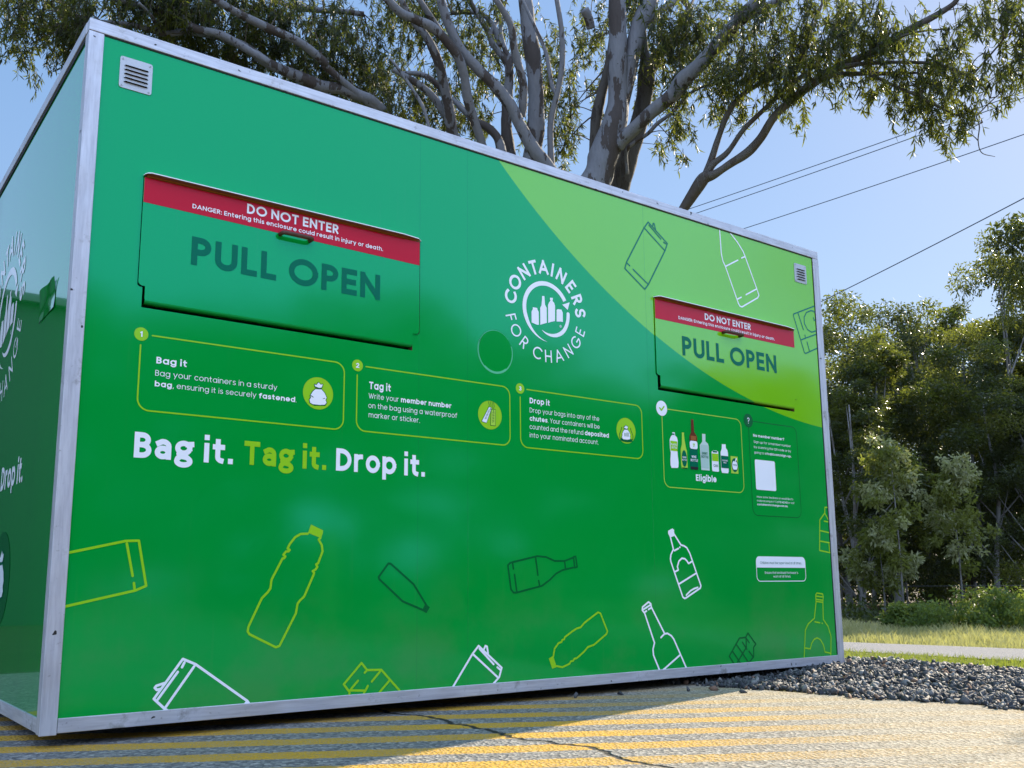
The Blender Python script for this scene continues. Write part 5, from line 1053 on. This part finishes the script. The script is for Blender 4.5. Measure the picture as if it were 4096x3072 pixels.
# crowns overhead, just out of the frame: added to shade the stems
SHADE_CLUMPS = {'A': [[4.6, 5.0, 8.9, 1.0, .8, 90], [6.0, 4.9, 9.2, 1.0, .8, 90], [3.0, 6.2, 9.0, 1.0, .7, 70], [4.2, 6.9, 4.0, 1.1, .8, 80], [3.0, 7.4, 3.4, 1.1, .8, 80], [2.2, 8.0, 3.9, 1.0, .8, 60]],  # the low clumps are added to shade ground the side wall mirrors
         'B': [[7.3, 4.2, 9.0, 1.0, .9, 50], [8.6, 4.6, 9.3, .9, .9, 50], [7.6, 5.6, 9.2, .9, .9, 40]],
         'C': [[9.6, 3.4, 9.4, .9, .8, 80], [10.6, 4.2, 9.6, .9, .9, 80], [8.6, 3.2, 9.2, .9, .6, 80], [9.9, -.5, 4.5, .7, .35, 26], [9.0, -.9, 4.1, .6, .3, 16]]}


def near_trees():
    bk3 = bark('rough_brown_bark', (.075, .064, .052), (.03, .024, .019)); bk = bark('smooth_gum_bark', (.165, .163, .17), (.040, .031, .026)); bk2 = bark('leaning_gum_bark', (.10, .085, .072), (.05, .038, .03))
    lf = [leaf_mat('gum_leaf_dark', (.007, .012, .004), (.024, .031, .008), .30, .5), leaf_mat('gum_leaf_olive', (.038, .044, .008), (.095, .095, .015), .52, .45)]
    tw = plain('twig_bark', (.09, .065, .045), .85)
    info = {'A': ('gum_tree', 'many-stemmed gum tree with spreading grey limbs behind the middle of the kiosk roof', (5.35, 3.95, 0)),
            'B': ('gum_tree', 'thick smooth-barked gum tree with mottled grey trunk, standing right of the many-stemmed one', (5.62, 3.62, 0)),
            'C': ('gum_tree', 'slim dark gum tree leaning right with feathery branches against the blue sky', (5.9, 2.95, 0))}
    gp = np.random.default_rng(11)
    for k, (nm, lab, base) in info.items():
        zb = float(height(base[0], base[1]))
        T = thing(nm, lab, 'tree', (base[0], base[1], zb), 'gum trees behind the kiosk')
        off = np.array([base[0], base[1], zb]); limbpts = []
        for j, (tr, kind, pts) in enumerate([l for l in LIMBS if l[0] == k]):
            P = np.array(pts, float); limbpts.append(P[:, :3])
            if kind == 'trunk' and P[0, 2] < 5.6:
                p0 = P[0].copy(); q = np.array([base[0] + (p0[0] - base[0]) * .35, base[1] + (p0[1] - base[1]) * .35, zb - .1, p0[3] * 1.35])
                m_ = (p0 * .45 + q * .55); m_[3] = p0[3] * 1.12
                st_ = p0 - (P[1] - p0) * .7; st_[3] = p0[3]; s2 = st_ * .75 + m_ * .25; s2[3] = p0[3] * 1.05
                P = np.vstack([q, m_, s2, st_, P])
            Q = sample(P, 6); Q[:, :3] -= off
            mb = MB(); mb.tube(Q[:, :3].tolist(), Q[:, 3].tolist(), 14 if Q[0, 3] > .05 else 8, 0, True, .17, j * 7.3)
            mb.build(kind if kind == 'trunk' else 'limb', bk2 if k == 'C' else (bk3 if k == 'B' and j in (1, 2, 7) else bk), T, True)
        LP = np.vstack(limbpts)
        V = []; F = []; MI = []; nb = 0; mbt = MB()
        for cx, cy, cz, rx, ry, n in FOL[k] + SHADE_CLUMPS[k]:
            c = np.array([cx, cy, cz]); n = int(n * dict(A=2.1, B=1.5, C=1.1)[k])
            # side direction of the clump: spread it round in depth too
            st = gp.normal(size=(n, 3)); st /= np.linalg.norm(st, axis=1, keepdims=True); rad = gp.uniform(0, 1, (n, 1)) ** .4
            dep_ = max(.6, min(1.3, rx * 1.2))
            sp = st * rad; ns = max(3, n // 9); sp = sp[gp.integers(0, ns, n)] * .95 + gp.normal(size=(n, 3)) * (.12 / max(.40, rx))
            pos = c + np.array([.802, -.598, 0]) * sp[:, :1] * rx + np.array([.60, .80, 0]) * sp[:, 1:2] * dep_ + np.array([0, 0, 1.]) * sp[:, 2:] * ry * 1.0
            # branchlets out to the clump
            for t in range(min(4, 1 + n // 14)):
                e = pos[gp.integers(len(pos))]; q = np.array([9.11, .71, 5.95]) if cy < 0 else LP[np.argmin(np.linalg.norm(LP - e, axis=1) + gp.uniform(0, .35, len(LP)))]
                d = np.linalg.norm(e - q)
                if d > 3.2: continue
                mid = (e + q) / 2 + np.array([0, 0, .10 * d]) + gp.normal(size=3) * .06 * d
                pts = [(1 - s_) ** 2 * q + 2 * s_ * (1 - s_) * mid + s_ * s_ * e for s_ in np.linspace(0, 1, 7)]
                mbt.tube([tuple(p - off) for p in pts], list(np.linspace(.004 + .0045 * d if cy > 0 else .006, .002, 7)), 5, 0, False)
            for p in pos:
                a = gp.uniform(0, 2 * np.pi); L = gp.uniform(.10, .27)
                side = np.array([math.cos(a), math.sin(a), 0]) * gp.uniform(.1, .6)
                d = side + np.array([0, 0, -1.]); d /= np.linalg.norm(d)
                up = p + np.array([0, 0, L * .5])
                tp = [up + d * L * s_ + np.array([0, 0, -.10 * L]) * s_ * s_ for s_ in (0, .35, .7, 1)]
                mbt.tube([tuple(q - off) for q in tp], [.0026, .002, .0016, .001], 3, 0, False)
                m = gp.integers(13, 24); s_ = gp.uniform(.1, 1.0, m)[:, None]
                cc = up + d * L * s_ - off
                ld = gp.normal(size=(m, 3)) * .58 + np.array([0, 0, -.95]) + side * .3
                v, f = leaves(cc, ld, gp.uniform(.05, .105, m), gp.uniform(.009, .017, m), gp)
                V.append(v); F.append(f + nb); nb += len(v); MI.append(np.full(len(f), 0 if gp.random() < .62 else 1))
        mesh_obj('crown', np.vstack(V), np.vstack(F), lf, T, np.concatenate(MI))
        mbt.build('twigs', tw, T)


def bush_mesh(seed, H, Rr, lo, n, size, flat=1.0):
    """crown of leaf clumps for a tree of height H"""
    g = np.random.default_rng(seed); cs = []
    m = int(26 + 12 * Rr)
    for i in range(m):
        t = (i + g.uniform(0, 1)) / m; z = H * (lo + (1 - lo) * t ** .9)
        env = Rr * (math.sin(math.pi * min(1, .22 + .70 * t)) ** .55)
        a = g.uniform(0, 2 * np.pi); r_ = env * g.uniform(.1, 1.12) ** .7
        z += g.normal() * .05 * H * (1 if lo < .9 else .3)
        cs.append((r_ * math.cos(a), r_ * math.sin(a), max(z, H * lo * .8), g.uniform(.16, .60) * Rr * .62))
    cs.append((g.normal() * .25 * Rr, g.normal() * .25 * Rr, H * .965, Rr * .26)); cs.append((g.normal() * .4 * Rr, g.normal() * .4 * Rr, H * .93, Rr * .30))
    cs = np.array(cs); w = cs[:, 3] ** 2; idx = g.choice(len(cs), n, p=w / w.sum())
    d = g.normal(size=(n, 3)); d /= np.linalg.norm(d, axis=1, keepdims=True); rr = g.uniform(.1, 1.12, (n, 1)) ** .6
    c = cs[idx, :3] + d * rr * cs[idx, 3:4] * np.array([1, 1, .85])
    ld = g.normal(size=(n, 3)) * .8 + d * .5 + np.array([0, 0, -.55])
    V, F = leaves(c, ld, g.uniform(.6, 1.3, n) * size, g.uniform(.28, .45, n) * size, g)
    mi = np.tile((g.random(len(cs)) < .42).astype(int)[idx], 4)
    return V, F, mi, cs


def far_trees():
    bk = bark('slender_tree_bark', (.19, .18, .165), (.08, .068, .055), .8)
    sets = [[leaf_mat('bush_leaf_dark', (.014, .022, .008), (.034, .043, .013), .34, .36, .8), leaf_mat('bush_leaf_olive', (.036, .046, .011), (.075, .080, .018), .46, .27, .8)],
            [leaf_mat('bush_leaf_grey', (.020, .030, .014), (.046, .056, .022), .34, .45, .8), leaf_mat('bush_leaf_yellow', (.055, .062, .012), (.105, .105, .022), .5, .28, .8)]]
    protos = []
    for s_ in range(6):
        H = 10.; Rr = (1.9, 2.2, 1.7, 2.1, 1.8, 2.3)[s_]; lo = (.20, .12, .26, .10, .22, .15)[s_]
        V, F, mi, cs = bush_mesh(40 + s_, H, Rr, lo * .75, 21000, .135)
        g = np.random.default_rng(90 + s_); mb = MB()
        stems = (1, 2, 1, 3, 2, 1)[s_]
        for q in range(stems):
            a = g.uniform(0, 6.28); lean = g.uniform(.1, .9) if stems > 1 else .25
            pts = [(.12 * q * math.cos(a) + lean * math.cos(a) * t ** 1.3 + .10 * math.sin(t * 9 + a), .12 * q * math.sin(a) + lean * math.sin(a) * t ** 1.3 + .10 * math.cos(t * 7 + a), -.15 + 9.2 * t) for t in np.linspace(0, 1, 12)]
            mb.tube(pts, list(np.linspace(.105 if stems == 1 else .075, .02, 12)), 9, 0, True, .1, q)
            for e in range(7):
                c = cs[g.integers(len(cs))]; t = min(.85, max(.12, (c[2] / 9.5) - .22)); i = int(t * 11); p0 = np.array(pts[i])
                p1 = np.array(c[:3]); mm = (p0 + p1) / 2 + np.array([0, 0, -.15])
                mb.tube([tuple((1 - u) ** 2 * p0 + 2 * u * (1 - u) * mm + u * u * p1) for u in np.linspace(0, 1, 6)], list(np.linspace(.035, .008, 6)), 5, 0, False)
        me_c = (V, F, mi); protos.append((me_c, mb, sets[s_ % 2]))
    
    for s_ in range(3):
        V, F, mi, cs = bush_mesh(140 + s_, 10., 2.4, .0, 9000, .26); mbq = MB(); mbq.tube([(0, 0, -.1), (.05, .1, 4.), (.1, 0, 8.6)], [.14, .09, .03], 8); protos.append(((V, F, mi), mbq, None))
    built = {}
    dark_set = [leaf_mat('yard_leaf_dark', (.010, .020, .006), (.022, .036, .010), .15, .6, .8), leaf_mat('yard_leaf', (.016, .028, .008), (.03, .045, .012), .15, .6, .8)]
    def place(i, x, y, H, r, rz, lab, group, nm='bush_tree', cat='tree', zb=None):
        (V, F, mi), mb, ms = protos[i]; ms = dark_set if ms is None else ms; zb = float(height(x, y)) if zb is None else zb
        T = thing(nm, lab, cat, (x, y, zb), group, rz)
        if i not in built:
            tr = mb.build('trunk', bk, T, True); cr = mesh_obj('crown', V, F, ms, T, mi); built[i] = (tr, cr)
        else:
            for src_ in built[i]:
                c = src_.copy(); C.objects.link(c); c.parent = T
        T.scale = (r, r, H / 10.)
        return T
    labs = ['rounded pale crowned tree at the left end of the bushland skyline, nearest the kiosk', 'tree whose rounded olive crown rises second from the kiosk on the skyline', 'shorter olive tree with a dense crown in the left middle of the bushland', 'thin-topped tree standing far back, its open crown showing sky in the left middle', 'tall feathery tree far back in the middle of the skyline', 'dark dense tree in the middle of the bushland front row', 'olive tree far back to the right of the middle, with a loose top', 'tall dark tree cut by the right picture edge, highest crown of the bushland', 'tall tree mostly outside the right edge of the picture behind the highest crown', 'tree half hidden behind the kiosk corner at the far left of the bushland', 'low dark tree beside the kiosk corner, in front of the taller skyline trees', 'slender tree deepest in the bushland, seen between two taller crowns', 'low olive tree in front of the right half of the bushland', 'tree beyond the right edge of the picture closing the bushland', 'tree deepest behind the kiosk corner', 'low dark tree at the right edge in front of the highest crown']
    BK = 1.55
    def push(x, y, H, r, k=BK):
        X_, Y_ = -.7092 + k * (x + .7092), -3.45 + k * (y + 3.45); return X_, Y_, .5 + k * (H - .75 - .5) - float(height(X_, Y_)), r * k
    for q, ((x, y, H, r), lab) in enumerate(zip(BGT, labs)):
        x, y, H, r = push(x, y, H, r)
        i = q % 6; Rr = (1.9, 2.2, 1.7, 2.1, 1.8, 2.3)[i]
        place(i, x, y, H * 1.0, max(.55, r * 2.25 / Rr), q * 1.9, lab, 'bushland trees beyond the road')
    for q, (x, y, H, r) in enumerate([(30, 22, 9, 1.2), (36, 19, 10.5, 1.3), (41, 15, 10, 1.4), (40, 20, 10.5, 1.4), (44, 11, 11, 1.5), (39, 12.2, 9.5, 1.2), (35, 13.4, 8.5, 1.1), (47, 17, 11.5, 1.5), (34, 25, 9, 1.3)]):
        x, y, H, r = push(x, y, H, r); place((q + 2) % 6, x, y, H, r, q * 2.3, 'dim tree in the back rows of the bushland, only gaps of it visible', 'back row bushland trees')
    # saplings and shrubs in front of the bushland
    sets2 = [leaf_mat('sapling_leaf', (.075, .09, .018), (.15, .16, .04), .5, .3, .9), leaf_mat('sapling_leaf_pale', (.22, .23, .10), (.34, .34, .18), .45, .25, .9)]
    sets3 = [leaf_mat('shrub_leaf', (.035, .07, .015), (.085, .13, .025), .45, .5, .9), leaf_mat('shrub_leaf_lit', (.075, .115, .022), (.14, .19, .04), .5, .5, .9)]
    sl = [('sapling', 'short bright-leaved sapling in front of the dark bushland, left of the taller one', 'sapling'), ('sapling', 'tall sapling with shiny pale leaves standing before the bushland', 'sapling'), ('sapling', 'yellow-green bushy sapling right of the shiny one', 'sapling'),
          ('shrub', 'rounded light green shrub at the edge of the dry grass, left of the other', 'shrub'), ('shrub', 'spreading light green shrub by the right edge of the picture', 'shrub'), ('shrub', 'small dark green shrub low in the dry grass nearest the kiosk', 'shrub')]
    for q, ((x, y, H, r), (nm, lab, cat)) in enumerate(zip(UND, sl)):
        tall = q < 3; x, y, H, r = push(x, y, H, r, 1.5 if tall else 1.25); V, F, mi, cs = bush_mesh(70 + q, H if tall else max(H, (.5, .95, .6)[q - 3]), r * (1.25 if tall else 1.6), .42 if tall else .05, 3600 if tall else 4500, .22 if tall else .13)
        T = thing(nm, lab, cat, (x, y, float(height(x, y))), 'undergrowth before the bushland')
        mesh_obj('crown', V, F, sets2 if tall else sets3, T, mi)
        mb = MB(); mb.tube([(0, 0, -.1), (.05, .02, H * .4), (0, .05, H * .85)], [.04, .03, .012] if tall else [.02, .015, .008], 7); mb.build('trunk' if tall else 'stem', bk, T, True)
    # dark mass of the wood behind: nobody could count it
    g = np.random.default_rng(3); n = 42000
    t = g.uniform(0, 1, n); x = 27 + t * 26 + g.normal(0, 1.6, n); y = 27 - t * 22 + g.normal(0, 1.2, n); x += 4; y += 4
    x = -.7 + 1.5 * (x + .7); y = -3.45 + 1.5 * (y + 3.45)
    z = -1.05 + 1.5 * (5.6 + 1.4 * np.sin(t * 31) + .9 * np.sin(t * 67)) * g.uniform(0, 1, n) ** .8
    V, F = leaves(np.stack([x, y, z], 1), g.normal(size=(n, 3)) + np.array([0, 0, -.6]), g.uniform(.27, .54, n), g.uniform(.12, .24, n), g)
    tag(mesh_obj('far_wood', V, F, sets[0], mi=np.tile((g.random(n) < .3).astype(int), 4)), kind='stuff')
    # low undergrowth along the bushland edge
    n = 7000; x = g.uniform(22.6, 30, n); y = 21 - (x - 22) * .55 + g.uniform(-7.5, 3, n); x = -.7 + 1.22 * (x + .7); y = -3.45 + 1.22 * (y + 3.45); lump = .12 + .8 * np.clip(np.sin(x * 1.1 + y * .7) * np.sin(y * 1.3 - x * .5) + .25 * np.sin(x * 4.1) , 0, 1) + .12 * g.gamma(1.2, 1.0, n); z = height(x, y) + g.uniform(0, 1, n) ** 1.3 * np.minimum(lump, 1.5)
    V, F = leaves(np.stack([x, y, z], 1), g.normal(size=(n, 3)) + np.array([0, 0, .4]), g.uniform(.14, .34, n), g.uniform(.05, .12, n), g)
    tag(mesh_obj('undergrowth', V, F, [sets3[0], sets[0][0]], mi=np.tile((((x + .7) / (y + 3.45) + .09 * np.sin(x * 1.9)) < 1.72 + g.normal(size=n) * .07).astype(int), 4)), kind='stuff')
    # row of trees across the yard behind the viewer: they show as reflections in the wrap
    for q in range(19):
        x = -24 + q * 3.7 + .9 * math.sin(q * 2.2); y = -27 + 2.0 * math.sin(q * 1.7)
        place(6 + q % 3, x, y, 8.9 + 1.0 * math.sin(q * 1.3), 2.3, q * 1.1, 'tree in the row across the yard, seen only as a dark reflection in the kiosk', 'trees across the yard', zb=-.03)


def extras():
    wm = plain('cable_black', (.10, .12, .16), .5)
    labs = ['topmost overhead wire, close above its twin', 'second overhead wire, just under the topmost', 'third overhead wire, between the twin wires and the thick one', 'thicker lowest overhead wire rising from the kiosk corner']
    for i, ((a, b), lab) in enumerate(zip(WIRES, labs)):
        a = np.array(a); b = np.array(b); d = b - a; p0 = a - d * 1.4; p1 = b + d * 1.2
        mid = [p0 + (p1 - p0) * t + np.array([0, 0, -.35 * 4 * t * (1 - t) + .33]) for t in np.linspace(0, 1, 25)]
        mb = MB(); mb.tube([tuple(p) for p in mid], .013 if i < 3 else .016, 6); o = mb.build('power_line', wm); tag(o, lab, 'overhead wire', 'overhead wires in the sky')
    # wire fence along the bushland
    T = thing('wire_fence', 'faint wire fence with thin posts among the dark bushland trunks', 'fence', (36.5, 19, float(height(36.5, 19))), None)
    pm = plain('fence_post', (.09, .075, .06), .85)
    for i in range(7):
        mb = MB(); x, y = (i - 3) * 1.15, (i - 3) * -2.3; mb.tube([(x, y, -.2), (x, y, 1.5)], .04, 8); mb.build('fence_post', pm, T)
    for z in (.65, 1.35):
        mb = MB(); mb.tube([(-4.6, 9.2, z), (4.6, -9.2, z)], .014, 6); mb.build('fence_wire', plain('fence_wire_metal', (.07, .07, .065), .6), T)
    # dark shed beyond the kiosk: its straight eave is what the side wall mirrors
    sh = thing('storage_shed', 'dark green metal shed standing beyond the kiosk, mirrored in its side wall', 'shed', (-2.6, 13, -.03))
    n = NT('shed_cladding'); co = n.coord(); n.bump(n.noise(co, 2, 3), .2, .03)
    mb = MB(); mb.box(-7, 3.2, 0, 5, 0, 5.05); mb.box(2.4, 6.0, -9.6, -.002, 0, 3.2)  # low wing is added, unseen, to shade the ground mirrored in the side wall
    mb.build('wall', n.set((.005, .032, .018), .7), sh)
    mb = MB(); mb.box(-7.15, 3.35, -.15, 5.15, 5.052, 5.18); mb.build('roof', plain('shed_roof', (.03, .07, .05), .5), sh)
    # painted guard post in front of the kiosk, out of frame, mirrored as the pale streak low on the wrap
    ps = thing('guard_post', 'yellow steel guard post seen only as a pale streak mirrored low in the wrap', 'post', (3.2, -4.5, 0))
    mb = MB(); mb.tube([(0, 0, 0), (0, 0, .97), (0, 0, 1.0)], [.055, .055, .035], 18); mb.build('post_tube', plain('post_yellow', (.68, .50, .16), .5), ps, True)


terrain(); pavement(); road(); gravel(); grass()
kiosk()
near_trees(); far_trees(); extras()
